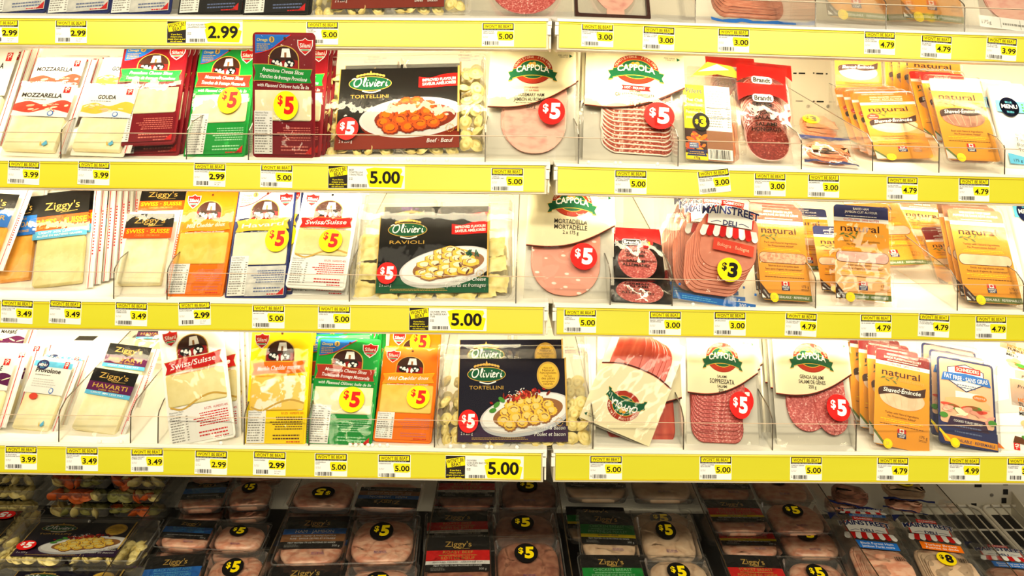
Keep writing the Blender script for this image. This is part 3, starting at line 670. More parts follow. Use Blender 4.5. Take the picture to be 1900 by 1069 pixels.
def farm_arch(a, cx, y, rx, h, l=1, seed=1):
    """small arched picture of grazing cows and a white barn"""
    def arch(k): return [(cx - rx * k, y)] + [(cx + rx * k * math.cos(t), y + h * 0.38 + (h * 0.62 * k) * math.sin(t)) for t in (math.pi - math.pi * i / 14 for i in range(15))] + [(cx + rx * k, y)]
    a.poly(arch(1.07), 'gold', l); a.poly(arch(1.0), 'dbrown', l + 1)
    a.poly([(cx - rx * 0.98, y), (cx - rx * 0.98, y + h * 0.45), (cx - rx * 0.3, y + h * 0.3), (cx + rx * 0.4, y + h * 0.42), (cx + rx * 0.98, y + h * 0.36), (cx + rx * 0.98, y)], 'dred', l + 2)
    a.poly([(cx - rx * 0.2, y + h * 0.5), (cx - rx * 0.1, y + h * 0.9), (cx + rx * 0.4, y + h * 0.9), (cx + rx * 0.5, y + h * 0.5)], 'white', l + 2)
    a.rect(cx + rx * 0.05, y + h * 0.5, cx + rx * 0.2, y + h * 0.72, 'wood', l + 3)
    R = random.Random(seed)
    for s in (-0.5, 0.42):
        a.ell(cx + rx * s, y + h * 0.24, rx * 0.36, h * 0.2, 'black', l + 3, 16)
        for k in range(4): a.ell(cx + rx * (s + R.uniform(-0.25, 0.25)), y + h * (0.24 + R.uniform(-0.1, 0.1)), rx * 0.1, h * 0.06, 'white', l + 4, 9)
        a.ell(cx + rx * s * 0.35, y + h * 0.14, rx * 0.09, h * 0.15, 'white', l + 5, 10)
def banner(a, x0, x1, y, h, dy, m, edge, l=2):
    n = 10
    def yy(t): return dy * (t - 0.5) + 1.6 * math.sin(t * 6.28)
    top = [(x0 + (x1 - x0) * i / n, y + yy(i / n) + h) for i in range(n + 1)]; bot = [(x0 + (x1 - x0) * i / n, y + yy(i / n)) for i in range(n + 1)]
    for g, mm, ll in ((0.9, edge, l), (0, m, l + 1)):
        T = [(p[0], p[1] + g) for p in top]; B = [(p[0], p[1] - g) for p in bot]
        for i in range(n): a.poly([B[i], B[i + 1], T[i + 1], T[i]], mm, ll)
        for xe, s in ((x0, -1), (x1, 1)):
            q = (top[0], bot[0]) if s < 0 else (top[-1], bot[-1])
            a.poly([(q[1][0], q[1][1] - g), (q[1][0] + s * (5 + g), q[1][1] - g), (q[1][0] + s * 1.5, (q[0][1] + q[1][1]) / 2)], mm, ll)
            a.poly([(q[0][0], q[0][1] + g), (q[0][0] + s * (5 + g), q[0][1] + g), (q[0][0] + s * 1.5, (q[0][1] + q[1][1]) / 2)], mm, ll)
            a.poly([(q[0][0], q[0][1]), (q[1][0], q[1][1]), (q[1][0] + s * 1.5, (q[0][1] + q[1][1]) / 2)], mm, ll)
def nutrition(a, x0, y0, x1, y1, l=2):
    a.rect(x0, y0, x1, y1, 'white', l)
    a.txt('Nutrition Facts', x0 + 1.5, y1 - 4.5, 2.8, 'ink', l + 1, 'l', w=(x1 - x0) * 0.72); a.txt('Valeur nutritive', x0 + 1.5, y1 - 8.2, 2.4, 'ink', l + 1, 'l', w=(x1 - x0) * 0.66)
    n = max(4, int((y1 - y0 - 12) / 4))
    a.micro(x0 + 1.5, y0 + 2, x1 - 8, y1 - 10, n, 'grey', l + 1, 3, 0.45); a.micro(x1 - 6, y0 + 2, x1 - 1.5, y1 - 10, n, 'grey', l + 1, 8, 0.45, 'r')
def maple_logo(a, cx, cy, k=1.0, l=3):
    a.rect(cx - 8 * k, cy, cx + 8 * k, cy + 7 * k, 'white', l); a.rect(cx - 8 * k, cy, cx - 4.2 * k, cy + 7 * k, 'red', l + 1); a.rect(cx + 4.2 * k, cy, cx + 8 * k, cy + 7 * k, 'red', l + 1)
    a.poly([(cx + x * k, cy + 1 * k + y * k * 0.9) for x, y in ((0, 6), (1, 4.3), (2.2, 4.8), (1.8, 3), (3.4, 3.3), (2.6, 1.8), (0.5, 1), (0.3, -0.4), (-0.3, -0.4), (-0.5, 1), (-2.6, 1.8), (-3.4, 3.3), (-1.8, 3), (-2.2, 4.8), (-1, 4.3))], 'red', l + 1)
    a.rect(cx - 8 * k, cy - 8.5 * k, cx + 8 * k, cy - 0.5 * k, 'navy', l); a.txt('MAPLE', cx, cy - 3.9 * k, 2.7 * k, 'white', l + 1, w=13 * k, b=0.02); a.txt('LEAF', cx, cy - 7.6 * k, 2.7 * k, 'white', l + 1, w=10 * k, b=0.02)
def squiggle_logo(a, cx, cy, k, l=2):
    """red square with a white pen flourish"""
    a.rect(cx - 6 * k, cy - 6.5 * k, cx + 6 * k, cy + 6.5 * k, 'red', l)
    a.ribbon(smooth([(cx - 4 * k, cy + 2 * k), (cx, cy + 4.5 * k), (cx + 3.8 * k, cy + 3 * k), (cx, cy + 0.5 * k), (cx - 1 * k, cy - 5 * k)]), 1.3 * k, 'white', l + 1); a.ribbon(smooth([(cx - 3.5 * k, cy - 1 * k), (cx, cy + 0.6 * k), (cx + 4 * k, cy - 1 * k)]), 1.1 * k, 'white', l + 1)
def awning(a, cx, y, w, h, l=2, rot=0.0):
    n = 9
    for i in range(n):
        x0, x1 = cx - w / 2 * 0.92 + w * 0.92 * i / n, cx - w / 2 * 0.92 + w * 0.92 * (i + 1) / n; b0, b1 = cx - w / 2 + w * i / n, cx - w / 2 + w * (i + 1) / n
        m = 'white' if i % 2 == 0 else 'red'
        ym = y + abs((i + 0.5) / n - 0.5) ** 2 * -h * 0.5
        bx = (b0 + b1) / 2; r = (b1 - b0) / 2
        a.poly([(x1, ym + h), (x0, ym + h), (b0, ym + h * 0.35)] + [(bx - r * math.cos(t), ym + h * 0.35 - r * 1.1 * math.sin(t)) for t in (math.pi * j / 8 for j in range(1, 8))] + [(b1, ym + h * 0.35)], m, l)
def deli_logo(a, cx, cy, k=1.0, l=2):
    a.poly([(cx + x * k, cy + y * k) for x, y in ((-37, -4), (-37, 18), (-24, 24), (-8, 28), (8, 28), (24, 24), (37, 18), (37, -4))], 'red', l)
    a.poly([(cx + x * k, cy + y * k) for x, y in ((-35, -4), (-35, 16.5), (-23, 22), (-8, 26), (8, 26), (23, 22), (35, 16.5), (35, -4))], 'white', l + 1)
    a.poly([(cx + x * k, cy + y * k) for x, y in ((-16, 26), (20, 26), (20, 33), (-16, 34))], 'red', l + 3); a.txt('SCHNEIDERS', cx + 3 * k, cy + 27.8 * k, 3.8 * k, 'white', l + 4, w=32 * k, b=0.01)
    a.txt('MAINSTREET', cx, cy + 8 * k, 11.5 * k, 'white', l + 4, w=92 * k, b=0.055, arc=-5 * k); a.txt('MAINSTREET', cx, cy + 8.3 * k, 11 * k, 'navy', l + 5, w=90 * k, b=0.03, arc=-5 * k)
    a.txt('DELI', cx, cy - 3.5 * k, 7 * k, 'navy', l + 4, w=22 * k, b=0.025)
    for s in (-1, 1): a.ribbon(smooth([(cx + s * 14 * k, cy), (cx + s * 20 * k, cy + 1.2 * k), (cx + s * 30 * k, cy - 2 * k)]), 0.9 * k, 'navy', l + 4)
    awning(a, cx, cy - 22 * k, 92 * k, 16 * k, l + 6)
def sticker(P, cx, cy, rx, kind, amt, w, ry=None, rot=0.0, name='price_sticker'):
    ry = ry or rx
    bg, fg = dict(red=('bright_red', 'white'), yellow=('sticker_yellow', 'bright_red'), black=('black', 'sticker_yellow'), yb=('sticker_yellow', 'black'))[kind]
    a = Art(); n = 32
    a.ell(cx, cy, rx, ry, bg, 0, n); a.V = [(x, y, 0.5) for x, y, z in a.V]
    b = len(a.V); a.V += [(cx + rx * math.cos(2 * math.pi * i / n), cy + ry * math.sin(2 * math.pi * i / n), 0) for i in range(n)]
    for i in range(n): a.F.append((b + i, b + (i + 1) % n, (i + 1) % n, i)); a.M.append(0)
    a.txt('$', cx - rx * 0.44, cy - ry * (0.06 if kind != 'yellow' else -0.08), ry * 0.58, fg, 4, w=rx * 0.42, b=0.03, rot=rot)
    a.txt(amt, cx + rx * 0.24, cy - ry * 0.52, ry * 1.06, fg, 4, w=rx * 0.78, b=0.05, rot=rot, sh=0.06, res=4)
    return a.build(name, P, w)

# ------------------------------------------------------------------ builders, one per kind of pack
def silani(P, kind, stk=None, text=True):
    """tall blister card of cheese slices, nominal 116 x 205"""
    bg, bn, be, win, l1, l2, l3 = dict(
        provolone=('maroon', 'green', 'gold', CHEESE_W, 'Provolone Cheese Slices', 'Tranches de fromage Provolone', 'with Flaxseed Oil/avec huile de lin'),
        mozzarella=('green', 'brick', 'gold', CHEESE_W, 'Mozzarella Cheese Slices', 'Tranches de fromage Mozzarella', 'with Flaxseed Oil/avec huile de lin'),
        swiss=('white', 'red', 'gold', CHEESE_S, 'Swiss/Suisse', None, 'Cheese Slices/Tranches de fromage'),
        marble=('card_yellow', 'orange', 'gold', CHEESE_M, 'Marble Cheddar marbre', None, 'Cheese Slices/Tranches de fromage'),
        cheddar=('orange', 'amber', 'card_yellow', CHEESE_Y, 'Mild Cheddar doux', None, 'Cheese Slices/Tranches de fromage'),
        havarti=('navy', 'ochre', 'card_yellow', CHEESE_W, 'Havarti', None, 'Cheese Slices/Tranches de fromage'),
        jalapeno=('black', 'green', 'gold', CHEESE_W, 'Havarti Jalapeno', None, 'Cheese Slices/Tranches de fromage'))[kind]
    W, H = 116, 205; bm = pm(bg, 0.45)
    solid(P, 'card', 0, 0, W, H, 7, [(0.6, -5), (0, -4.4), (0, -0.6), (0.8, 0)], bm)
    solid(P, 'cheese_slices', 5, 60 if kind != 'swiss' else 66, 110, 120, 4, [(0.5, -0.5), (0, 0.5), (0, 1.6), (2, 2.3)], win)
    a = Art()
    if kind == 'havarti': a.quadgrid(3, 148, 113, 202, 'silver', 0, 4, 3)
    if kind in ('provolone', 'mozzarella', 'havarti', 'jalapeno'):
        c = smooth([(72, 201), (54, 190), (36, 178), (18, 172), (5, 170)], 4)
        a.poly([(5, 201)] + [(x, y - 2) for x, y in reversed(c)][:0] + c[::-1], 'blue' if kind != 'havarti' else 'silver', 1); a.ribbon(c, 1.4, 'red', 2)
        a.txt('Omega', 8, 190, 5, 'sticker_yellow', 2, 'l', w=20, sh=0.2); a.ell(36, 193, 5, 5, 'gold', 2); a.txt('3', 36, 190, 6, 'navy', 3, b=0.03); a.micro(8, 174, 34, 187, 4, 'gold', 2, 2, 0.45)
    a.ell(60, 195, 2.6, 2.6, 'brown' if bg != 'white' else 'black', 2, 14)
    shield(a, 98 if kind not in ('marble', 'cheddar', 'swiss') else 21, 183, 1.0, 3); farm_arch(a, 58, 146, 27, 36, 1)
    bx0, bx1 = (8, 106) if l2 else (11, 104)
    banner(a, bx0, bx1, 122 if l2 else 124, 26 if l2 else 20, -8 if l2 else 5, bn, be, 8)
    tc = 'white'
    if l2:
        a.txt(l1, 57, 138, 6.2, tc, 11, w=76, sh=0.22, b=0.012, rot=-0.075); a.txt(l2, 57, 127.5, 6.2, tc, 11, w=88, sh=0.22, b=0.012, rot=-0.075)
        a.quadgrid(5, 110, 111, 122, bg, 10, 6, 1); a.txt(l3, 57, 114, 5.4, 'white', 11, w=96, sh=0.22, b=0.01, rot=-0.045)
    else:
        a.txt(l1, 57, 130, 9 if kind == 'swiss' else 7.6, tc, 11, w=82, sh=0.24, b=0.012, rot=0.05); a.txt(l3, 57, 118.5, 3.4, 'red' if bg == 'white' else ('white' if bg != 'card_yellow' else 'orange'), 11, w=84, sh=0.22, rot=0.03)
    nutrition(a, 4, 5, 38, 76 if l2 or kind == 'havarti' else 60, 10)
    tm = 'mint' if bg == 'green' else ('rose' if bg in ('maroon', 'orange') else ('red' if bg == 'white' else ('brown' if bg == 'card_yellow' else 'slate')))
    a.quadgrid(38, 4, 112, 57, FOIL if kind == 'havarti' else bg, 9, 4, 3) if bg != 'white' else a.quadgrid(4, 4, 112, 62, bg, 9, 6, 3)
    if bg in ('white', 'card_yellow'):
        a.txt('B.F.27%   HUMIDITE 40%' if bg == 'white' else 'B.F.32%   HUMIDITE 36%', 110, 53, 3.8, 'red', 11, 'r', w=42)
        a.ribbon(smooth([(8, 66), (30, 60), (58, 72), (84, 78), (110, 72)]), 3.2, 'gold', 11)
    a.micro(44, 26, 109, 50, 6, tm, 11, 4, 0.42, 'r'); a.micro(52, 9, 106, 20, 2, tm, 11, 6, 0.42, 'c'); a.micro(80, 4.5, 110, 8, 1, 'red' if bg != 'maroon' else 'rose', 11, 9)
    if bg not in ('white', 'card_yellow', 'orange'): a.poly([(98, 5), (111, 5), (111, 18)], 'red', 11)
    wf = dome(4, 58, 111, 121, 2.8, 0.18)
    a.build('printed_front', P, 0.3, lambda x, y: 0)
    # print over the cheese must clear its bulge
    b = wob(len(kind) + int(P.o.x * 100), 1.0, 0.06, 0.05)
    sheet(P, 'blister_film', 2.5, 2.5, W - 2.5, H - 4, lambda x, y: 3.6 + wf(x, y) * 0.5 + b(x, y) * 0.8, SHRINK, 14, 20)
    if stk: sticker(P, stk[0], stk[1], 23, 'yellow', '5', 6.8, 24)
    return P

_TORT = None
def tort_mesh(kind):
    n, V, F = 22, [], []
    if kind == 'ravioli':
        k = 11
        for j in range(k + 1):
            for i in range(k + 1):
                x, y = (i / k - 0.5) * 40, (j / k - 0.5) * 40; e = max(abs(x), abs(y)) / 20
                z = 6.5 * max(0, 1 - (e / 0.78) ** 4) + (1.2 * math.sin((x + y) * 1.4) if e > 0.85 else 0)
                if e > 0.95: x *= 1 + 0.04 * math.sin(y * 2.2); y *= 1 + 0.04 * math.sin(x * 2.2)
                V.append((x * U, -z * U, y * U))
        for j in range(k):
            for i in range(k): a = j * (k + 1) + i; F.append((a, a + 1, a + k + 2, a + k + 1))
        return V, F
    prof = [(0.05, -4.6), (0.05, 4.2), (3, 5.4), (6.4, 7.6), (9.4, 5.4), (10.8, 1.4), (15.8, 3.4), (15.9, 2.2), (11, -1.2), (8, -4.2), (4, -4.8)]
    for i in range(n):
        t = 2 * math.pi * i / n; fl = 1.0 + (0.55 if abs(t - math.pi) > 0.5 else -0.4)
        for q, (r, z) in enumerate(prof):
            wv = (1.5 * math.sin(t * 11) + 0.6 * math.sin(t * 5)) if q in (6, 7) else 0
            rr = r + (0.8 * math.sin(t * 11) if q in (6, 7) else 0)
            if q in (6, 7) and abs(t - math.pi * 0.5) < 0.7: rr -= 3
            V.append((rr * math.cos(t) * U * 0.98, -(z + wv) * U, rr * math.sin(t) * U * 0.86))
    k = len(prof)
    for i in range(n):
        for q in range(k): F.append((i * k + q, i * k + (q + 1) % k, ((i + 1) % n) * k + (q + 1) % k, ((i + 1) % n) * k + q))
    return V, F
_PM = {}
def pasta(P, spots, kind, mats, seed, parent=None, scale=1.0):
    rx0 = 0.75 if P.n.z > 0.6 else 0.0
    R = random.Random(seed)
    for x, y, w in spots:
        m = R.choice(mats); key = (kind, m.name)
        if key not in _PM:
            o = mesh_obj(kind, *tort_mesh(kind), [m], None, None, True); _PM[key] = o.data
        else:
            o = bpy.data.objects.new(kind, _PM[key]); COL.objects.link(o)
        o.parent = parent or P.root; o.location = P.xyz(x, y, w)
        f = 1.0 if kind == 'tortellini' else 0.35
        o.rotation_euler = (rx0 + R.uniform(-0.7, 0.7) * f, R.uniform(0, 6.28) if f == 1 else R.uniform(-0.25, 0.25), R.uniform(-0.9, 0.9) * f)
        s = R.uniform(0.88, 1.08) * scale; o.scale = (s, s, s)
def tray(P, W, H, wells, depth, fl=-1.0, name='tray', m=None):
    """clear thermoformed tray: a rounded flange and one cavity per well (x0, y0, x1, y1)"""
    m = m or RIGID
    rings = [[(x, y, fl - 0.9) for x, y in rrect(0, 0, W, H, 9)], [(x, y, fl) for x, y in rrect(0, 0, W, H, 9)], [(x, y, fl + 0.5) for x, y in rrect(2.2, 2.2, W - 2.2, H - 2.2, 8)]]
    vf = [loft(rings, False, False)]
    for x0, y0, x1, y1 in wells:
        vf.append(loft([[(x, y, fl - depth) for x, y in rrect(x0 + 9, y0 + 9, x1 - 9, y1 - 9, 8)], [(x, y, fl - depth + 4) for x, y in rrect(x0 + 5, y0 + 5, x1 - 5, y1 - 5, 10)], [(x, y, fl - 2) for x, y in rrect(x0 + 1, y0 + 1, x1 - 1, y1 - 1, 12)], [(x, y, fl + 0.4) for x, y in rrect(x0 - 0.5, y0 - 0.5, x1 + 0.5, y1 + 0.5, 13)]], True, False))
    V, F = join(*vf)
    return mesh_obj(name, [P.xyz(*v) for v in V], F, [m], None, P.root, True)
def bowl_art(a, cx, cy, rx, ry, kind, l, rot=0.0):
    """printed picture of a filled pasta bowl"""
    R = random.Random(len(kind) * 7 + 3)
    c, q = math.cos(rot), math.sin(rot)
    def T(x, y): return cx + x * c - y * q, cy + x * q + y * c
    a.ell(*T(0, -ry * 0.12), rx * 0.985, ry, {'beef': 'rust', 'ravioli': 'lgrey', 'bacon': 'silver'}[kind], l, 40, rot)
    a.ell(cx, cy, rx, ry * 0.95, 'plate', l + 1, 40, rot); a.ell(*T(0, ry * 0.02), rx * 0.95, ry * 0.88, 'platewhite' if kind != 'beef' else 'lgrey', l + 2, 40, rot)
    a.ell(*T(rx * 0.04, -ry * 0.02), rx * 0.76, ry * 0.66, {'beef': 'rust', 'ravioli': 'wood', 'bacon': 'wood'}[kind], l + 3, 32, rot)
    body, lite, dark = {'beef': ('sauce', 'orange', 'rust'), 'ravioli': ('ochre', 'pale', 'wood'), 'bacon': ('ochre', 'pasta', 'wood')}[kind]
    k = 0
    for row, n, wdt in ((0.78, 2, 0.28), (0.52, 4, 0.62), (0.2, 5, 0.9), (-0.14, 5, 0.98), (-0.42, 4, 0.8)):
        for i in range(n):
            fx = ((i + 0.5) / n - 0.5) * 2 * rx * 0.66 * wdt; x, y = T(fx + R.uniform(-3, 3), ry * row + R.uniform(-2, 2)); r = ry * R.uniform(0.30, 0.38)
            th = R.uniform(0, 6.28); ll = l + 4 + k * 0.3; k += 1
            m = 24 if kind != 'ravioli' else 12; e = 0.72 if kind != 'ravioli' else 0.6
            def blob(s, ox, oy, wv): return [(x + ox + r * s * (1 + wv * (1 if j % 2 else -1)) * math.cos(6.283 * j / m) * (1.35 if kind == 'ravioli' else 1), y + oy + r * s * e * (1 + wv * (1 if j % 2 else -1)) * math.sin(6.283 * j / m)) for j in range(m)]
            a.poly(blob(1.16, 0.8, -1.4, 0.06), dark, ll); a.poly(blob(1.0, 0, 0, 0.05), body, ll + 0.08)
            a.poly(blob(0.60, r * 0.12 * math.cos(th), r * 0.1 + r * 0.08 * math.sin(th), 0.0), lite, ll + 0.16)
            a.ribbon(smooth([(x + r * 0.6 * math.cos(th + u), y + r * 0.42 * math.sin(th + u)) for u in (0, 0.7, 1.4, 2.1)], 3), r * 0.14, dark, ll + 0.24)
            if kind == 'ravioli' and i % 2: a.ell(x + r * 0.4, y - r * 0.2, r * 0.55, r * 0.18, 'brown', ll + 0.26, 8, th)
    L2 = l + 11
    if kind == 'bacon':
        for i in range(40): x, y = T(R.gauss(-rx * 0.08, rx * 0.24), ry * 0.86 + R.uniform(-5, 6)); a.ell(x, y, R.uniform(3, 6), R.uniform(1.6, 3), R.choice(('dred', 'brick', 'rust', 'tomato')), L2 + (i % 4) * 0.2, 8, R.uniform(0, 3))
        for i in range(22): x, y = T(R.gauss(-rx * 0.1, rx * 0.12), ry * 1.08 + R.uniform(-5, 4)); a.ribbon([(x, y), (x + R.uniform(-4, 4), y + R.uniform(-3, 3))], 0.9, 'white', L2 + 1)
        for dx, dy, r in ((-0.60, 0.66, 0.6), (-0.48, 0.86, -0.5), (-0.70, 0.42, 0.2)): x, y = T(rx * dx, ry * dy); a.ell(x, y, 7.5, 4, 'leaf', L2 + 1, 12, r)
    if kind == 'ravioli':
        for i in range(12): x, y = T(rx * 0.58 + R.uniform(-13, 13), ry * 0.34 + R.uniform(-5, 6)); a.ell(x, y, 5, 1.6, 'dgreen', L2 + 1, 8, R.uniform(0, 3))
def olivieri(P, kind, pm_=None, pieces=True, spots=None, wells=None, dep=28, name2='TORTELLINI'):
    """twin tray of filled pasta with a printed label, nominal 322 x 186"""
    W, H = 322, 186
    tray(P, W, H, [(6, 5, 158, H - 8), (164, 5, W - 6, H - 8)], dep, m=MILKY)
    R = random.Random(len(kind))
    sp = []
    if pieces:
        if kind == 'ravioli':
            sp = [(26, 22, -12), (27, 60, -12), (28, 96, -14), (68, 18, -10), (108, 18, -11), (142, 20, -14), (186, 18, -10), (226, 18, -9), (266, 22, -9), (288, 34, -8), (284, 70, -8), (280, 104, -12), (70, 50, -16), (110, 52, -16), (200, 52, -16), (246, 54, -16), (26, 118, -18)]
        else:
            top = 146 if kind == 'beef' else 100
            for y in range(18, top, 21):
                for x in (22, 42): sp.append((x + R.uniform(-4, 4), y + R.uniform(-4, 4), R.uniform(-16, -8)))
                for x in (280, 302): sp.append((x + R.uniform(-4, 4), y + 3 + R.uniform(-4, 4), R.uniform(-15, -7)))
            for x in range(62, 270, 24):
                if not 146 < x < 176: sp.append((x + R.uniform(-3, 3), 17 + R.uniform(-3, 3), R.uniform(-13, -8))); sp.append((x + R.uniform(-3, 3), 40 + R.uniform(-3, 3), R.uniform(-20, -14)))
    pasta(P, spots or sp, 'ravioli' if kind == 'ravioli' else 'tortellini', pm_ or [PASTA], 5)
    top, band = dict(beef=('black', 'rust'), ravioli=('black', 'dgreen'), bacon=('black', 'dviolet'))[kind]
    if kind == 'bacon': top = 'dviolet2'
    PAL.setdefault('dviolet2', (20, 18, 34))
    x0, y0, x1, y1 = 46, 13, 270, 160
    solid(P, 'label', x0, y0, x1, y1, 1, [(0, 0.2), (0, 1.0)], pm(top, 0.45), smooth_=False)
    a = Art()
    a.rect(x0, y0, x0 + 1.6, y1, 'gold', 1); pass
    a.poly([(x0, y0), (x1, y0), (x1, y0 + 30), (x0 + 120, y0 + 26), (x0, y0 + 30)], band, 1)
    a.clip = (x0 + 1.6, y0, x1 - 0.4, y1)
    bowl_art(a, 186, 68 if kind == 'beef' else 63, 98 if kind == 'beef' else 95, 38 if kind == 'beef' else 35, kind, 2, 0.06 if kind == 'beef' else 0.17)
    a.clip = None
    a.rect(x1 - 3.4, y0 + 26, x1, y1, 'gold_ink', 17)
    # brand oval
    cx, cy = 104, 131
    for i in range(9): a.ell(cx - 24 + i * 6, cy + 14 + 4.5 * math.sin(math.pi * (i + 0.5) / 9), 3.4, 2.2, 'gold_ink', 3, 9, 0.5 - i * 0.12)
    a.poly([(cx - 4, cy + 16), (cx, cy + 25), (cx + 4, cy + 16)], 'gold', 4)
    a.ell(cx, cy, 40, 13.6, 'gold', 5, 36); a.ell(cx, cy, 38.6, 12.4, 'dgreen', 6, 36)
    a.ribbon(smooth([(cx - 14, cy - 14), (cx + 4, cy - 17), (cx + 20, cy - 13)]), 2.2, 'white', 7)
    script_logo(a, cx - 31, cy - 6, 14, 'white', 8)
    a.txt(name2, cx, 104, 6.4, 'gold', 4, w=70)
    if kind == 'bacon':
        a.ell(232, 129, 23.5, 25, 'gold', 4, 36); a.ell(232, 129, 20, 21.4, 'ochre', 5, 36)
        for i, (s, w) in enumerate((('Made with', 18), ('Natural', 24), ('Pasta ingredients', 34), ('Fait avec', 16), ('des pâtes', 28), ('aux ingrédients', 26), ('naturels', 20))): a.txt(s, 232, 141 - i * 4.9, 3.3 if i in (0, 3, 5) else 4.3, 'brown', 6, w=w)
    else:
        a.poly(smooth([(194, 122), (214, 121), (240, 123), (268, 124)], 4) + smooth([(268, 148), (240, 146), (216, 140), (194, 142)], 4), 'red', 4)
        a.txt('IMPROVED FLAVOUR!', 232, 134, 5, 'white', 6, w=62, b=0.02, rot=0.05); a.txt('SAVEUR AMÉLIORÉE!', 232, 126.5, 5, 'white', 6, w=62, b=0.02, rot=0.05)
    a.txt(dict(beef='2 x 250 g', ravioli='2 x 250 g', bacon='2 x 225 g')[kind], x0 + 8, y0 + 12, 5.2, 'white', 3, 'l', w=24)
    if kind == 'beef': a.txt('Beef · Bœuf', x1 - 12, y0 + 8, 7, 'white', 16, 'r', w=46, sh=0.22)
    else:
        l1, l2 = dict(ravioli=('Spinach & Cheese', 'Épinards et fromages'), bacon=('Chicken & Bacon', 'Poulet et bacon'))[kind]
        a.txt(l1, x1 - 6, y0 + 20, 6.6, 'white', 16, 'r', w=66, sh=0.22); a.txt(l2, x1 - 6, y0 + 9, 6.6, 'white', 16, 'r', w=80 if kind == 'ravioli' else 62, sh=0.22)
        a.micro(x0 + 30, y0 + 3, x0 + 150, y0 + 8, 2, 'gold_ink', 3, 5, 0.4)
    for i in range(14): t = 6.283 * i / 14; a.rect(x1 - 17 + 7 * math.cos(t) - 0.8, 46 + 7 * math.sin(t) - 0.8, x1 - 17 + 7 * math.cos(t) + 0.8, 46 + 7 * math.sin(t) + 0.8, 'gold_ink', 17)
    a.txt('6', x1 - 17, 43.6, 4.6, 'gold_ink', 17)
    a.build('label_print', P, 1.05)
    d = Art()
    for x in (90, 268): d.txt('BEST BEFORE', x, 171, 2.4, 'violet', 0, 'l', w=22); d.txt('MEILLEUR AVANT', x, 167.5, 2.4, 'violet', 0, 'l', w=24); d.txt('2014', x + 27, 168.5, 3, 'violet', 0, 'l')
    d.txt('EST. 557A', 268, 177.5, 2.4, 'ink', 0, 'l', w=20)
    d.build('date_print', P, 5.4)
    b = wob(int(P.o.x * 991) % 60, 0.9, 0.03, 0.04)
    sheet(P, 'wrap_film', 1.5, 1.5, W - 1.5, H - 1.5, lambda x, y: 6.6 + b(x, y) * 0.7, SHRINK, 22, 14)
    sticker(P, 69, 46, 20, 'red', '5', 8.4, 20)
    return P

def slices(P, n, x0, y0, x1, y1, r, step, m, w0=-6.0, dw=0.55, dx=0.0, tilt=0.0, t=1.3, rind=None, name='slice', seed=2, wave=0.0, bev=0.7):
    """shingled slices: the first lies at the top and back, each next one lower and in front"""
    R = random.Random(seed)
    cxm, cym = (x0 + x1) / 2, (y0 + y1) / 2
    f = (lambda x, y: wave * math.sin((x - x0) * 0.16) ) if wave else None
    o0 = None
    for i in range(n):
        if o0 is None:
            rings = []
            for ins, w in ((0.5, 0), (0, 0.35), (0, t - 0.35 - bev * 0.3), (bev, t)):
                rings.append([(x - cxm, y - cym + (f(x, y) if f else 0), w) for x, y in rrect(x0 + ins, y0 + ins, x1 - ins, y1 - ins, max(1, r - ins), 7)])
            V, F = loft(rings); mi = None; mats = [m]
            if rind: mats = [m, rind]; mi = [1] * (len(F) - 2) + [0, 0]
            o = o0 = mesh_obj(name, [P.dxyz(*v) for v in V], F, mats, mi, P.root, False)
        else:
            o = o0.copy(); COL.objects.link(o); o.parent = P.root
        x, y, z = P.xyz(cxm + dx * i + R.uniform(-1, 1) * (0 if i == 0 else 1), cym - step * i, w0 + dw * i); o.location = (x, y, z)
        o.rotation_euler = (math.radians(tilt), math.radians(R.uniform(-2, 2)), 0)
def cap_logo(a, cx, cy, k=1.0, l=3):
    def E(rx, ry, m, ll, dy=0): a.ell(cx, cy + dy, rx * k, ry * k, m, ll, 36)
    E(37, 27, 'dred', l); E(36, 26, 'brick', l + 1); E(26.5, 18, 'ochre', l + 2); E(25.5, 17.2, 'dgreen', l + 3)
    for i, (x, y, r, m) in enumerate(((-12, 4, 7, 'leaf'), (0, 7, 8, 'gold_ink'), (10, 5, 7, 'leaf'), (4, 2, 6, 'wood'), (-6, 9, 5, 'amber'))): a.ell(cx + x * k, cy + y * k, r * k, r * 0.6 * k, m, l + 4, 12, i)
    s = 'TRADIZIONE ITALIANA'
    for i, ch in enumerate(s):
        if ch == ' ': continue
        t = math.radians(168 - 156 * i / (len(s) - 1)); a.txt(ch, cx + 31 * k * math.cos(t), cy + 21.2 * k * math.sin(t), 4.2 * k, 'cream', l + 4, rot=t - math.pi / 2)
    n = 12
    top = [(cx + x * k, cy + (5 - 6.5 * (x / 38) ** 2) * k) for x in (-38 + 76 * i / n for i in range(n + 1))]; bot = [(x, y - 16 * k) for x, y in top]
    for g, m, ll in ((0.8 * k, 'ochre', l + 5), (0, 'dgreen', l + 6)):
        for i in range(n): a.poly([(bot[i][0], bot[i][1] - g), (bot[i + 1][0], bot[i + 1][1] - g), (top[i + 1][0], top[i + 1][1] + g), (top[i][0], top[i][1] + g)], m, ll)
        for s_, i in ((-1, 0), (1, n)):
            x, yb, yt = bot[i][0], bot[i][1] - 3 * k, top[i][1] - 3 * k
            a.poly([(x, yb - g), (x + s_ * 8 * k, yb - 2 * k - g), (x + s_ * 4 * k, (yb + yt) / 2 - 2 * k), (x + s_ * (8 * k + g), yt - 2 * k + g), (x, yt + g)], m, ll)
    a.txt('CAPPOLA', cx, cy - 7.5 * k, 11 * k, 'white', l + 7, w=62 * k, b=0.022, arc=-5 * k)
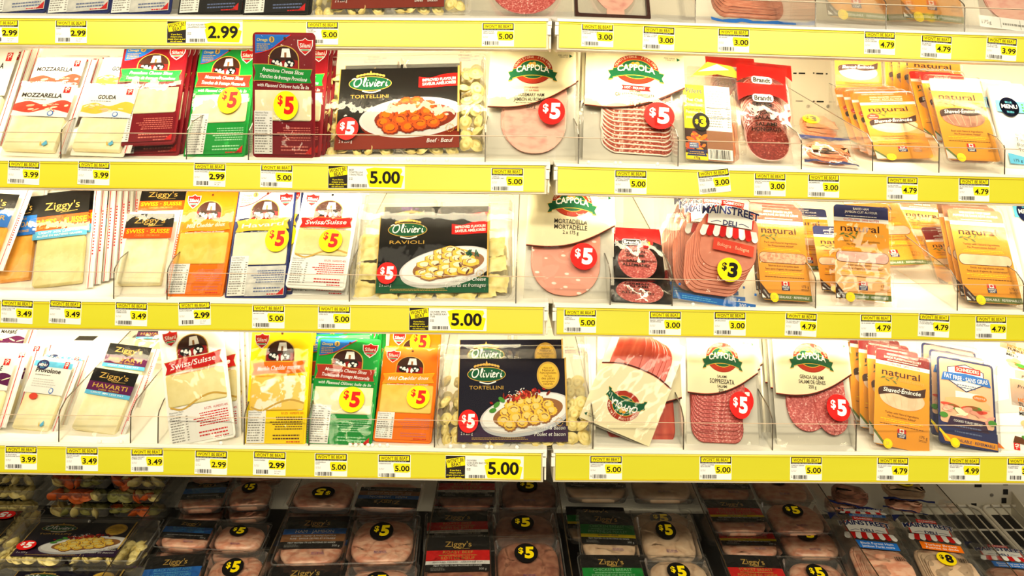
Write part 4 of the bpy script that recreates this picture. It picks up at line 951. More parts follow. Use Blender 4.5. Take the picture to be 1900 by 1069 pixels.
def cappola(P, kind, flip=False, stk=(115, 78), logo=(84, 158), W=165, H=200):
    """vacuum pack of sliced meat under a cream half card"""
    lines, m = dict(
        ham=((('STONE BAKED', 26, 3, 'brick'), ('CUIT SUR PIERRE', 28, 3, 'brick'), ('', 0, 0, ''), ('ROSEMARY HAM', 48, 6, 'ink'), ('JAMBON AU ROMARIN', 64, 6, 'ink'), ('MEAT PROTEIN 17% PROTEINES DE VIANDE', 56, 2, 'ink'), ('250 g', 17, 5.6, 'ink')), HAM),
        calabrese=((('HOT · PIQUANT', 34, 4, 'white'), ('SALAMI', 18, 3.4, 'ink'), ('CALABRESE SOPPRESSATA', 64, 6, 'ink'), ('SALAMI', 18, 3.4, 'ink'), ('200 g', 18, 5.4, 'ink')), CALAB),
        mortadella=((('MORTADELLA', 61, 8, 'ink'), ('MORTADELLE', 61, 8, 'ink'), ('2 x 175 g', 29, 6, 'ink')), MORTA),
        soppressata=((('SALAMI', 22, 4.6, 'ink'), ('SOPPRESSATA', 56, 8, 'ink'), ('SALAMI', 22, 4.6, 'ink'), ('200 g', 17, 5.6, 'ink')), SALAMI),
        genoa=((('GENOA SALAMI', 50, 6.4, 'ink'), ('SALAMI DE GÊNES', 56, 6.4, 'ink'), ('250 g', 16, 5.6, 'ink')), SALAMI),
        prosciutto=((), PROSC))[kind]
    solid(P, 'backing_card', 1, 1, W - 1, H - 1, 5, [(0, -13), (0, -12), (0.5, -11.6)], CREAMCARD, smooth_=False)
    if kind == 'ham':
        slices(P, 4, 26, 22, 140, 178, 52, 2.0, HAM, -10, 1.3, 2.5, 0, 2.0, seed=3)
    elif kind == 'calabrese': slices(P, 11, 26, 92, 142, 184, 22, 7.2, CALAB, -3.0, -0.7, 0.4, -1.0, 1.9, rind=FAT, seed=4, wave=1.6, bev=1.7)
    elif kind == 'mortadella': slices(P, 3, 12, 16, 136, 176, 54, 1.5, MORTA, -10, 1.6, 1.2, 0, 2.0, seed=6)
    elif kind == 'soppressata': slices(P, 11, 14, 80, 132, 184, 26, 6.6, SALAMI, -3.0, -0.7, -0.5, -1.0, 1.7, rind=SALAMI_D, seed=7, wave=0.6, bev=1.1)
    elif kind == 'genoa':
        slices(P, 6, 26, 44, 106, 184, 38, 2.0, SALAMI, -11, 0.9, 0, 0, 1.5, seed=8); slices(P, 8, 80, 62, 146, 186, 34, 4.6, SALAMI, -10.5, 0.85, 0.3, -1, 1.5, seed=9)
    else: slices(P, 7, 18, 12, 84, 190, 32, 0.8, PROSC, -11, 0.9, 10.5, 0, 2.2, rind=noise_mat('prosciutto_rim', (176, 52, 34), (198, 70, 48), 40, rough=0.3), seed=10, bev=1.6)
    c = smooth([(1, 92), (40, 91), (80, 97), (122, 113), (W - 1, 137)] if kind != 'prosciutto' else [(1, 88), (40, 78), (80, 76), (124, 80), (W - 1, 92)], 5)
    a = Art()
    # card printed on the wrap: strips between the curve and the top edge
    for (xa, ya), (xb, yb) in zip(c, c[1:]):
        k = 6
        for j in range(k): f = lambda y0: (y0 + (H - 1 - y0) * j / k, y0 + (H - 1 - y0) * (j + 1) / k); a.poly([(xa, f(ya)[0]), (xb, f(yb)[0]), (xb, f(yb)[1]), (xa, f(ya)[1])], 'cream', 0)
    a.ribbon(c, 2.2, 'dbrown', 1); a.ribbon([(x, y + 1.6) for x, y in c], 1.0, 'brick', 1)
    cap_logo(a, *logo, 1.0, 2)
    y = logo[1] - 30
    for s, w, h, mm in lines:
        if not s: y -= 1; continue
        y -= h + 2.4
        if s.startswith('HOT'): a.poly([(logo[0] - 24, y - 2.4), (logo[0] + 24, y - 2.4), (logo[0] + 21, y + 2), (logo[0] + 24, y + 6.4), (logo[0] - 24, y + 6.4), (logo[0] - 21, y + 2)], 'red', 1)
        a.txt(s, logo[0] - 2, y, h, mm, 3, w=w, b=0.012)
    a.txt('PEEL HERE', W - 16, H - 11, 2.2, 'ink', 2, 'r', w=18); a.txt('TIRER ICI', W - 16, H - 14.5, 2.2, 'ink', 2, 'r', w=16); a.poly([(W - 13, H - 15), (W - 13, H - 8), (W - 7, H - 11.5)], 'dgreen', 2)
    g = dome(-2, -2, W + 2, H + 2, 2.0, 0.16)
    a.build('card_front', P, 0.6, lambda x, y: g(x, y))
    b = wob(int(P.o.x * 733) % 50, 1.0, 0.05, 0.05)
    sheet(P, 'vacuum_film', 0, 0, W, H, lambda x, y: 6.5 + g(x, y) * 0.6 + b(x, y), SHRINK, 18, 20)
    if stk: sticker(P, stk[0], stk[1], 24.5, 'red', '5', 8.2, 23.5)
    return P

def natural(P, kind, head='navy', win=CHICK, W=116, H=190, txt1='Ham with Natural Ingredients', txt2='Jambon aux ingrédients naturels', hd=('BAKED HAM', 'JAMBON CUIT AU FOUR'), new=False, film=None):
    """hinged clear pack with an amber card, nominal 116 x 190"""
    tray(P, W, H, [(9, 8, W - 9, H - 18)], 16, 0)
    solid(P, 'card', 8, 10, W - 6, H - 10, 7, [(0, 1.0), (0, 1.8)], pm('amber', 0.4, 0.2), smooth_=False)
    solid(P, 'sliced_meat', 14, 14, W - 14, H - 40, 16, [(4, -15), (0, -10), (0, -3), (4, -0.5)], win)
    a = Art(); x0, x1 = 8, W - 6; cx = (x0 + x1) / 2
    shaved = kind == 'shaved'
    hb = H - 33 if not shaved else H - 30
    a.poly([(x0, hb)] + [(x1, hb)] + rrect(x0, hb - 10, x1, H - 10, 7)[6:18], head, 1)
    a.txt(hd[0], cx, H - 18, 4, 'white', 2, w=min(60, len(hd[0]) * 3.2)); a.txt(hd[1], cx, H - 24, 4, 'white', 2, w=min(84, len(hd[1]) * 3.2)); a.micro(x0 + 14, hb + 1.5, x1 - 14, hb + 5, 1, 'lgrey', 2, 3, 0.5, 'c')
    a.rect(x0, hb - 7, x1, hb, 'white', 1); a.txt('GLUTEN FREE · SANS GLUTEN', cx, hb - 5.4, 4, 'red', 2, w=66, b=0.01)
    y = hb - 25
    a.txt('natural', cx - 3, y, 12, 'dbrown', 2, w=72, b=0.008, res=4); a.txt('selections', cx + 18, y - 8, 7, 'gold_ink', 2, w=46)
    a.ribbon(smooth([(cx - 42, y - 8), (cx - 28, y - 5), (cx - 14, y - 9), (cx - 8, y - 5)]), 0.8, 'olive', 2)
    for dx, dy, r in ((-36, -5, 0.4), (-28, -9, -0.4), (-20, -4, 0.5), (-14, -11, -0.6), (-9, -2, 1.0)): a.ell(cx + dx, y + dy, 4.6, 1.5, 'olive', 2, 10, r)
    if shaved:
        yw = y - 40
        a.ell(cx, yw + 2, 42, 20, win, 2, 30)
        for i in range(5): a.ribbon(smooth([(cx - 34 + i * 15, yw + 14), (cx - 30 + i * 14, yw), (cx - 22 + i * 11, yw - 14)]), 0.9, 'peach', 3)
        a.poly(smooth([(cx - 44, yw + 2), (cx - 42, yw + 16), (cx - 10, yw + 22), (cx + 20, yw + 20), (cx + 44, yw + 28)], 4) + smooth([(cx + 42, yw + 12), (cx + 14, yw + 6), (cx - 14, yw + 9), (cx - 44, yw + 2)], 4), 'dbrown', 4)
        a.txt('Shaved·Émincée', cx - 1, yw + 11, 7.4, 'white', 5, w=70, sh=0.2, b=0.012, rot=0.05)
        yt = yw - 28
        if new: a.ell(x0 + 16, yw + 26, 11, 8, 'tomato', 5, 20); a.txt('New', x0 + 16, yw + 27, 3.4, 'white', 6, w=9); a.txt('Nouveau', x0 + 16, yw + 22, 3, 'white', 6, w=15)
    else:
        a.txt(txt1, cx - 1, y - 19, 3.8, 'dbrown', 2, w=68); a.txt('No Preservatives Added*', cx - 1, y - 25, 3.8, 'dbrown', 2, w=54); a.micro(x0 + 7, y - 33, x1 - 7, y - 28, 2, 'card_yellow', 2, 7, 0.4, 'c')
        yw = y - 46
        a.poly(rrect(x0 + 2, yw - 10, x1 - 2, yw + 10, 9), 'brown', 2); a.poly(rrect(x0 + 2.8, yw - 9.2, x1 - 2.8, yw + 9.2, 8.4), win, 3)
        yt = yw - 16
    a.txt(txt2 if not shaved else txt1, cx, yt, 3.8, 'dbrown', 2, w=62); a.txt("Sans ajout d'agents de conservation*" if not shaved else 'No Preservatives Added*', cx, yt - 6, 3.8, 'dbrown', 2, w=76 if not shaved else 52); a.micro(x0 + 7, yt - 15, x1 - 7, yt - 9, 2, 'card_yellow', 2, 5, 0.4, 'c'); a.micro(x0 + 8, yt - 21, x1 - 8, yt - 17, 1, 'brown', 2, 6, 0.3, 'c')
    maple_logo(a, cx, 36, 1.0, 3); a.txt('175 g', x1 - 4, 34, 4.6, 'brown', 3, 'r', w=14); a.micro(x1 - 20, 28, x1 - 4, 32, 2, 'brown', 3, 2, 0.3)
    if not shaved:
        a.rect(x0, 10.5, x1, 21, 'olive', 2); a.txt('RESEALABLE · REFERMABLE', x1 - 6, 13.6, 4, 'white', 3, 'r', w=66, sh=0.15)
        a.poly([(x0, 40), (x0, 11), (x0 + 24, 11)], 'dbrown', 3); a.txt('OPEN HERE', x0 + 9, 19, 3, 'white', 4, w=17, rot=-0.9); a.poly([(x0 + 1.5, 20), (x0 + 1.5, 12.5), (x0 + 9, 12.5)], 'white', 4)
    else: a.poly([(x0, 36), (x0, 30), (x0 + 18, 11), (x0 + 24, 11)], 'olive', 3); a.poly([(x0, 30), (x0, 11), (x0 + 18, 11)], 'lgrey', 3)
    a.build('card_print', P, 1.9)
    s = Art(); s.ell(x0 + 25, 13, 8.4, 8.4, 'sticker_yellow', 0, 24); s.ell(x0 + 25, 13, 6.8, 6.8, 'gold', 1, 24); s.ell(x0 + 25, 13, 6.2, 6.2, 'sticker_yellow', 2, 24); s.micro(x0 + 21, 9.5, x0 + 29, 16.5, 3, 'gold_ink', 3, 4, 0.5)
    s.build('seal_sticker', P, 5.0 + (1.6 if film else 0))
    if film: b = wob(11, 1.4, 0.07, 0.05); sheet(P, 'loose_film', -3, -2, W + 3, H + 2, lambda x, y: 5.2 + b(x, y) * 0.8, SHRINK, 14, 20)
    else: solid(P, 'lid', 3, 3, W - 3, H - 3, 9, [(0, 0.6), (0.8, 3.6), (2.5, 4.6)], RIGID, cap0=False)
    return P

def pouch_cheese(P, lines, header, m, W=104, H=190, cheese=(8, 14, 96, 126), zip_='red', brand=True, hy=150, loose=True):
    """flat clear pouch with a printed header band and a block of cheese slices; header = list of (y0, y1, colour)"""
    solid(P, 'cheese_slices', *cheese, 3, [(0.6, -10), (0, -9), (0, 0), (0.8, 0.8)], m)
    a = Art()
    for y0, y1, c in header: a.quadgrid(4, y0, W - 4, y1, c, 0, 6, 2)
    for s, x, y, h, c, w in lines: a.txt(s, x, y, h, c, 2, w=w, b=0.012, res=3)
    if brand: a.txt("Ziggy's", W / 2, hy, 13, 'gold_ink', 2, w=62, b=0.0, res=4); a.ribbon([(W / 2 - 2, hy - 6.5), (W / 2 + 28, hy - 4.6)], 0.8, 'gold_ink', 2)
    g = dome(-2, -2, W + 2, H + 2, 2.0, 0.16)
    a.build('printed_header', P, 1.2, g)
    b = wob(int(P.o.x * 517 + P.o.z * 300) % 50, 0.9, 0.06, 0.05)
    sheet(P, 'front_film', 0, 0, W, H, lambda x, y: 2.4 + g(x, y) + b(x, y) * 0.6, SHRINK, 12, 18)
    solid(P, 'back_film', 0, 0, W, H, 3, [(0.2, -12.2), (0, -11.6)], POUCHW, smooth_=False)
    if zip_:
        z = Art(); z.quadgrid(W + 0.5, 2, W + 13, H - 2, 'lgrey', 0, 1, 4); z.rect(W + 3.5, 2, W + 4.6, H - 2, zip_, 1); z.rect(W + 9, 2, W + 9.8, H - 2, 'white', 1); z.micro(W + 5.5, H * 0.3, W + 8.5, H * 0.7, 14, zip_, 1, 4, 0.5)
        z.build('zip_strip', P, -3)
    return P
def pc_pouch(P, title, band, m=CHEESE_W, W=95, H=132, blue=False, tint='white'):
    """white-topped pouch of sliced cheese with a watercolour band, nominal 95 x 132"""
    solid(P, 'cheese_slices', 6, 6, W - 6, 66, 3, [(0.6, -10), (0, -9), (0, 0), (0.8, 0.8)], m)
    a = Art()
    a.quadgrid(2, 66, W - 2, H - 3, tint, 0, 6, 4)
    R = random.Random(len(title) + 3)
    if band:
        a.poly(smooth([(2, 88), (24, 94), (50, 88), (76, 98), (W - 2, 94)], 4) + smooth([(W - 2, 74), (60, 80), (30, 72), (2, 76)], 4), band, 1)
        for i in range(16): a.ell(R.uniform(8, W - 8), R.uniform(76, 90), R.uniform(3, 9), R.uniform(1, 2.4), R.choice(('peach', 'pale', band)), 2, 9, R.uniform(-0.6, 0.6))
    a.txt(title, W / 2 - 6, 102, 7.6, 'ink', 2, w=min(66, len(title) * 6.6), b=0.03)
    a.micro(14, 96, 60, 99, 1, 'grey', 2, 3, 0.5)
    if blue:
        a.quadgrid(2, 112, W - 2, 122, 'sky', 1, 6, 1); a.ell(24, 115, 14, 9, 'navy', 2, 24); a.txt('BLUE', 24, 117.5, 2.6, 'sky', 3, w=10); a.txt('MENU', 24, 112.5, 4.4, 'white', 3, w=19, b=0.02); a.txt('BLEU', 24, 109, 2.6, 'sky', 3, w=10); a.micro(14, 76, 74, 92, 4, 'lgrey', 2, 3, 0.4)
        a.ell(30, 60, 10, 5.5, 'tomato', 6, 20)
    squiggle_logo(a, W - 16, 118, 0.9, 3)
    a.ell(W - 30, 72, 5, 5, 'blue', 3, 16); a.ell(W - 30, 72, 3.6, 3.6, 'white', 4, 14)
    a.poly([(W - 26, 14), (W - 20, 22), (W - 17, 15), (W - 22, 11)], 'sky', 6); a.poly([(W - 26, 14), (W - 30, 20), (W - 28, 11)], 'ochre', 6)
    g = dome(-2, -2, W + 2, H + 2, 2.2, 0.16)
    a.build('printed_front', P, 0.9, g)
    b = wob(int(P.o.x * 517 + P.o.z * 300) % 50, 0.9, 0.06, 0.06)
    sheet(P, 'front_film', 0, 0, W, H, lambda x, y: 3.4 + g(x, y) + b(x, y) * 0.6, SHRINK, 12, 14)
    solid(P, 'back_film', 0, 0, W, H, 3, [(0.2, -12.2), (0, -11.6)], POUCHW, smooth_=False)
    z = Art(); z.quadgrid(W + 0.5, 2, W + 14, H - 2, 'lgrey', 0, 1, 4); z.rect(W + 4, 2, W + 5.4, H - 2, 'red', 1); z.rect(W + 9, 2, W + 10, H - 2, 'white', 1)
    z.build('zip_strip', P, -3)
    return P

FL = dict(ham=('blue', 'wood', ROASTHAM, 'HAM · JAMBON', 'SMOKED · HONEY & MAPLE FLAVOUR', 'FUMÉ · SAVEUR DE MIEL ET D’ÉRABLE'), forest=('blue', 'black', ROASTHAM, 'BLACK FOREST HAM', 'EXTRA LEAN · EXTRA MAIGRE', 'JAMBON FORÊT-NOIRE'),
    beef=('bright_red', 'white', BEEF, 'ROAST BEEF', '', 'RÔTI DE BŒUF'), chicken=('green', 'sticker_yellow', CHICK, 'CHICKEN BREAST', 'EXTRA LEAN · EXTRA MAIGRE', 'POITRINE DE POULET'), turkey=('bright_red', 'sticker_yellow', ROASTHAM, 'TURKEY BREAST', 'EXTRA LEAN · EXTRA MAIGRE', 'POITRINE DE DINDE'))
def twin_meat(P, kind, flip=False, stk=True, W=262, H=118, dep=30):
    """twin vacuum tray of shaved meat: labelled half and clear half, nominal 262 x 118"""
    c1, c2, m, t1, t2, t3 = FL[kind]; a0 = 128
    tray(P, W, H, [(5, 5, a0 - 2, H - 5), (a0 + 6, 5, W - 5, H - 5)], dep - 6, m=FLANGE)
    for x0, x1, s in ((8, a0 - 5, 1), (a0 + 10, W - 10, 2)):
        b = wob(s + int(P.o.x * 300), 1.2, 0.09, 0.1)
        V = solid(P, 'shaved_meat', x0, 6, x1, H - 12, 36, [(10, -dep + 7), (2, -dep + 12), (0, -9), (3, -2.5), (12, 2.2 if s == 2 else -1), (26, 3.2 if s == 2 else -1)], m, warp=b)
    a = Art()
    lx0, lx1, y0, y1 = 6, a0 - 4, 34, H - 4
    n = 8
    for ya, yb, c in ((y0, 50, 'black'), (50, 58, c2), (58, 82, c1), (82, y1, 'black')): a.quadgrid(lx0, ya, lx1, yb, c, 0, n, 2)
    if kind == 'ham': a.quadgrid(lx0, 52, lx1, 68, 'wood', 1, n, 1)
    cx = (lx0 + lx1) / 2
    a.txt("Ziggy's", cx, 90, 12.5, 'gold_ink', 2, w=50, b=0.004, res=4); a.ribbon([(cx - 2, 84.5), (cx + 22, 86)], 0.8, 'gold_ink', 2)
    if kind == 'ham': a.txt(t1, cx, 71, 7.2, 'white', 2, w=72); a.txt(t2, cx, 61.5, 3.6, 'white', 2, w=84); a.txt(t3, cx, 55, 3.6, 'white', 2, w=84)
    else:
        ic = 'gold' if kind in ('beef', 'turkey') else ('sky' if kind == 'forest' else 'mint')
        a.txt(t1, cx, 74, 6.2, ic, 2, w=min(76, len(t1) * 5.6)); a.txt(t3, cx, 60.5, 6.2, ic, 2, w=min(84, len(t3) * 5.2)); a.micro(cx - 36, 68.6, cx + 36, 71.4, 1, ic, 2, 2, 0.6, 'c')
        a.txt('SMOKED · FUMÉ' if kind != 'beef' else 'SEASONED, COOKED · ASSAISONNÉ CUIT', cx, 52.5, 3.6, 'ink', 2, w=44 if kind != 'beef' else 92)
    a.txt('MEAT PROTEIN 17% DE PROTÉINES DE VIANDE', cx, 45, 3.4, 'white', 2, w=88); a.micro(lx0 + 10, 36, lx0 + 38, 43, 3, 'grey', 2, 4, 0.4); a.txt('300 g', lx1 - 6, 37, 4.4, 'lgrey', 2, 'r')
    g = dome(-2, -2, a0, H + 2, 2.4, 0.2)
    a.build('label', P, 1.6, g)
    d = Art()
    for x in (70, a0 + 56): d.txt('BEST BEFORE', x, 22, 2.6, 'violet', 0, 'l', w=22); d.txt('MEILLEUR AVANT', x, 18.5, 2.6, 'violet', 0, 'l', w=24)
    d.build('date_print', P, 4.4)
    b = wob(int(P.o.x * 700 + P.o.y * 900) % 70, 1.0, 0.06, 0.06)
    g2 = dome(a0 + 4, 2, W - 2, H - 2, 3.0, 0.5)
    sheet(P, 'vacuum_film', 1, 1, W - 1, H - 1, lambda x, y: 4.6 + (g(x, y) if x < a0 else g2(x, y)) + b(x, y) * 0.9, WELLFILM, 26, 14)
    if stk: sticker(P, a0 + 64, 68, 22, 'black', '5', 9.2, 22)
    return P

# ------------------------------------------------------------------ products on the shelves
ORD = ['second', 'third', 'fourth', 'fifth', 'sixth', 'seventh', 'eighth', 'ninth']
G_CH = 'cheese slice packs'; G_PO = 'cheese slice pouches'
def rowlab(what, n): return [f'{what}, {ORD[i]} from the front' for i in range(n)]

# ---- second shelf, left section
def pcrow(c, title, band, lab, **k):
    P = Pk('cheese_pouch', lab, 'cheese', c, (95, 132), 1, group='white topped cheese pouches', **k); return pc_pouch(P, title, band)
P = pcrow([(-6, 279), (97, 287), (41, 157), (156, 152)], 'MOZZARELLA', 'tomato', 'white mozzarella pouch with red band, front one in its bay', s_=0.012, lift=0.01)
p2 = pcrow([(20, 232), (122, 236), (75, 110), (168, 103)], 'MOZZARELLA', 'tomato', 'white mozzarella pouch standing just behind and above the front one', s_=0.045, lift=0.02)
p2.behind(3, 0.022, rowlab('white mozzarella pouch in the row, only its right edge showing', 3), du=5, jit=2)
P = pcrow([(-105, 268), (-22, 282), (-62, 92), (41, 86)], 'MOZZARELLA', None, 'white pouch at left edge of second shelf, mostly out of view')
P.behind(2, 0.02, rowlab('white pouch at the left edge of second shelf', 2), du=4)
P = pcrow([(118, 283), (226, 282), (171, 158), (262, 160)], 'GOUDA', 'ochre', 'white gouda pouch with gold band, front one in its bay', s_=0.012, lift=0.01)
P = pcrow([(150, 230), (250, 230), (196, 105), (284, 108)], 'GOUDA', 'ochre', 'white gouda pouch standing behind and above the front gouda', s_=0.045, lift=0.02)
P.behind(2, 0.02, rowlab('white gouda pouch, row behind', 2), du=3)

def sil(kind, lab, c, tier, stk=(72, 88), **k):
    P = Pk('cheese_slice_pack', lab, 'cheese', c, (116, 205), tier, group=G_CH, **k); return silani(P, kind, stk)
a_ = sil('provolone', 'maroon provolone pack raised in front of its row, no price sticker', [(211, 265), (328, 270), (219, 82), (345, 82)], 1, None, s_=0.022, lift=0.022)
b_ = sil('provolone', 'maroon provolone pack standing behind the raised one', [(222, 289), (339, 290), (232, 82), (352, 84)], 1, None, s_=0.040)
b_.behind(3, 0.016, rowlab('maroon provolone pack in the left maroon row, red edge showing', 3), du=4)
a_ = sil('mozzarella', 'green mozzarella pack with yellow sticker, second shelf, beside the maroon row', [(346, 291), (461, 292), (367, 84), (471, 85)], 1, (76, 96))
a_.behind(2, 0.016, rowlab('green mozzarella pack on second shelf', 2), du=1)
a_ = sil('provolone', 'tall maroon provolone pack with yellow sticker overlapping the top price strip', [(468, 291), (583, 293), (469, 60), (585, 60)], 1, (64, 84), lean=-3.5, s_=0.006)
b_ = sil('provolone', 'maroon provolone pack leaning back behind the tall front one', [(486, 291), (600, 293), (494, 80), (606, 81)], 1, None, s_=0.04)
b_.behind(2, 0.016, rowlab('maroon provolone pack behind the tall one', 2), du=5)
def oli(kind, lab, c, tier, n2='TORTELLINI', **k):
    P = Pk('pasta_tray', lab, 'pasta', c, (322, 186), tier, group='twin pasta trays', **k); return olivieri(P, kind, name2=n2)
a_ = oli('beef', 'twin beef tortellini tray with black label and red price sticker, second shelf', [(580, 289), (902, 292), (580, 105), (908, 99)], 1)
a_.behind(1, 0.045, 'beef tortellini tray hidden behind the front one, second shelf', dv=4)
def cap(kind, lab, c, tier, **k):
    kw = {q: k.pop(q) for q in ('stk', 'logo') if q in k}
    P = Pk('sliced_meat_pack', lab, 'cold cuts', c, (165, 200), tier, group='cream carded sliced meat packs', **k); return cappola(P, kind, **kw)
a_ = cap('ham', 'rosemary ham pack with cream card and red price sticker', [(903, 297), (1066, 300), (905, 93), (1073, 95)], 1, stk=(119, 82), logo=(83, 162))
a_.behind(2, 0.02, rowlab('rosemary ham pack', 2), du=3, jit=2)

# ---- second shelf, right section
a_ = cap('calabrese', 'calabrese salami pack with wavy white-edged slices, second shelf', [(1077, 301), (1259, 303), (1090, 94), (1285, 99)], 1, stk=(120, 80), logo=(84, 164))
a_.behind(2, 0.02, rowlab('calabrese salami pack', 2), du=-3, jit=2)

def pillers(P):
    W, H = 116, 164
    tray(P, W, H, [(8, 8, W - 8, H - 16)], 20, 0)
    for i in range(3): solid(P, 'sliced_chicken', 48 + i * 4, 12 + i * 3, W - 10 - i * 2, 96 - i * 4, 22, [(4, -16 + i * 4), (0, -14 + i * 4), (0, -12 + i * 4), (3, -10.6 + i * 4)], noise_mat('chili_chicken', (226, 110, 50), (240, 150, 84), 40, rough=0.3, bump=0.3))
    solid(P, 'label', 10, 6, 98, 144, 2, [(0, 0.4), (0, 1.0)], pm('lgrey', 0.4), smooth_=False)
    a = Art(); a.rect(10, 6, 50, 144, 'yellow', 1); a.rect(50, 60, 98, 144, 'white', 1); a.rect(50, 6, 98, 60, 'cocoa', 1); a.micro(52, 26, 96, 58, 10, 'wood', 2, 3, 0.5)
    a.txt('Pillers', 30, 128, 9, 'navy', 2, w=30, b=0.02)
    for i, s in enumerate(('Thai Chili', 'Chicken Breast', 'Poitrine de', 'poulet Thaï Chili')): a.txt(s, 30, 112 - i * 9 - (5 if i > 1 else 0), 5.4, 'brown', 2, w=32); a.txt(s, 29.6, 112.4 - i * 9 - (5 if i > 1 else 0), 5.4, 'white', 3, w=32)
    a.micro(13, 95.5, 47, 99, 1, 'ink', 2, 5, 0.4)
    R = random.Random(4)
    a.rect(10, 18, 50, 62, 'dbrown', 2)
    for i in range(26): a.ell(R.uniform(15, 46), R.uniform(24, 52), R.uniform(4, 9), R.uniform(2, 4), R.choice(('orange', 'sauce', 'tomato', 'amber')), 3 + i % 3, 10, R.uniform(-0.8, 0.8))
    a.rect(17, 26, 34, 36, 'slate', 7); a.micro(18.5, 28, 33, 35, 2, 'white', 8, 3, 0.4); a.poly([(10, 10), (50, 10), (46, 18), (50, 24), (12, 24), (15, 17)], 'navy', 8); a.micro(14, 14, 46, 21, 2, 'gold', 9, 4, 0.4, 'c'); a.rect(10, 6, 50, 12, 'yellow', 9); a.txt('175g', 30, 7.2, 3.8, 'ink', 10, w=11, b=0.02)
    a.txt('Nutrition Facts', 53, 139, 2.8, 'ink', 2, 'l', w=28); a.micro(53, 66, 88, 136, 15, 'grey', 2, 6, 0.4); a.micro(89, 66, 96, 136, 15, 'grey', 2, 7, 0.4, 'r'); a.rect(52, 102, 97, 103.2, 'ink', 2); a.rect(52, 84, 97, 85, 'ink', 2); a.rect(51, 8, 96, 27, 'white', 2); a.bars(54, 10, 92, 26, 'ink', 3, 5)
    a.build('label_print', P, 1.05)
    solid(P, 'lid', 2, 2, W - 2, H - 2, 9, [(0, 0.8), (0.8, 3.4), (3, 4.4)], RIGID, cap0=False)
    sticker(P, 40, 73, 14, 'yb', '3', 5.2, 14.5)
def pill_sticker(P):
    a = Art(); a.ell(40, 73, 16, 16.5, 'black', 0, 28); a.txt('$', 32, 69, 7.5, 'sticker_yellow', 2, w=6, b=0.03); a.txt('3', 43.5, 64.5, 17, 'sticker_yellow', 2, w=12, b=0.05, res=4); a.build('price_sticker', P, 5.2)
PL_ = Pk('chicken_pack', 'clear chicken breast pack with yellow label and nutrition panel', 'cold cuts', [(1257, 305), (1369, 305), (1262, 141), (1379, 143)], (116, 164), 1)
pillers(PL_)
for ch in list(PL_.root.children):
    if ch.name.startswith('price_sticker'): bpy.data.objects.remove(ch)
pill_sticker(PL_)
def plain_pack(P, W, H, m, lid_txt=None, depth=14, inset=10, film=SHRINK):
    """clear pack of round sliced meat"""
    solid(P, 'back_film', 1, 1, W - 1, H - 1, 6, [(0, -depth), (0, -depth + 0.6)], RIGID, smooth_=False)
    slices(P, 5, inset, inset, W - inset, min(H - 20, W), (W - 2 * inset) * 0.46, 1.2, m, -depth + 2, (depth - 6) / 5, 0.2, 0, 1.6)
    b = wob(int(P.o.x * 800), 1.2, 0.07, 0.07)
    sheet(P, 'film', 0, 0, W, H, lambda x, y: -1 + b(x, y), film, 12, 14)
P = Pk('chicken_pack', 'chicken pack behind the yellow labelled one, only its pale top showing', 'cold cuts', [(1276, 276), (1380, 276), (1280, 114), (1390, 120)], (116, 164), 1, s_=0.06); plain_pack(P, 116, 164, CHICK)
a = Art(); a.poly([(4, 130), (40, 163), (90, 158), (112, 134), (60, 140)], 'ochre', 1); a.poly([(20, 142), (60, 160), (84, 150)], 'white', 2); a.build('label', P, 1.5)

def brandt(P, big=True):
    """red topped vacuum pack of shingled salami, nominal 96 x 152"""
    W, H = 96, 152
    solid(P, 'back_film', 1, 1, W - 1, H - 1, 12, [(0, -12), (0, -11.4)], RIGID, smooth_=False)
    slices(P, 11, 10, 64, 88, 136, 34, 5.4, SALAMI_D, -11, 0.7, 0, -1, 1.5, rind=noise_mat('painted_glint_rim', (222, 160, 146), (236, 186, 172), 60, rough=0.25), seed=5, bev=1.3)  # pale rim colour paints the film's highlight arcs onto the slices
    a = Art()
    red = [(2, 108)] + smooth([(2, 108), (14, 118), (48, 127), (80, 120), (W - 2, 104)], 5) + [(W - 2, H - 2), (2, H - 2)]
    c = smooth([(2, 116), (20, 126), (48, 131), (78, 126), (W - 2, 114)], 5)
    for (xa, ya), (xb, yb) in zip(c, c[1:]): a.poly([(xa, ya), (xb, yb), (xb, H - 2), (xa, H - 2)], pm('bright_red', 0.25, 0.5), 0)
    a.rect(29, 115.5, 68, 130, 'white', 1, 6); a.rect(30, 116.5, 67, 129, 'lgrey', 2, 5.5); a.txt('Brandt', 48.5, 118.5, 8.4, 'black', 3, w=32, b=0.03)
    for i, s in enumerate(('HUNGARIAN', 'SALAMI', 'SALAMI', 'HONGROIS')): a.txt(s, 49, 92 - i * 9.2 - (3 if i > 1 else 0), 6.4, 'black', 3, w=(56, 40, 40, 54)[i], b=0.025, rot=0.03)
    a.build('printed_front', P, 0.6)
    b = wob(int(P.o.x * 800 + P.o.y * 900), 1.2, 0.07, 0.06)
    sheet(P, 'vacuum_film', 0, 0, W, H, lambda x, y: 3.2 + b(x, y), SHRINK, 14, 18)
    return P
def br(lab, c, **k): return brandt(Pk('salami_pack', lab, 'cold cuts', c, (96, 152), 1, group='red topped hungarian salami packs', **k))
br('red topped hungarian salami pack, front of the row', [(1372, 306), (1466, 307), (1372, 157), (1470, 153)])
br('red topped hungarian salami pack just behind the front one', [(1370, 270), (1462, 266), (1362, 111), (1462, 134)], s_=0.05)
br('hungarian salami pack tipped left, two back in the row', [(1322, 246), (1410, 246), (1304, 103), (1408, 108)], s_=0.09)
br('red hungarian salami pack, rearmost, peeking out top right', [(1392, 250), (1478, 244), (1384, 106), (1470, 128)], s_=0.12)

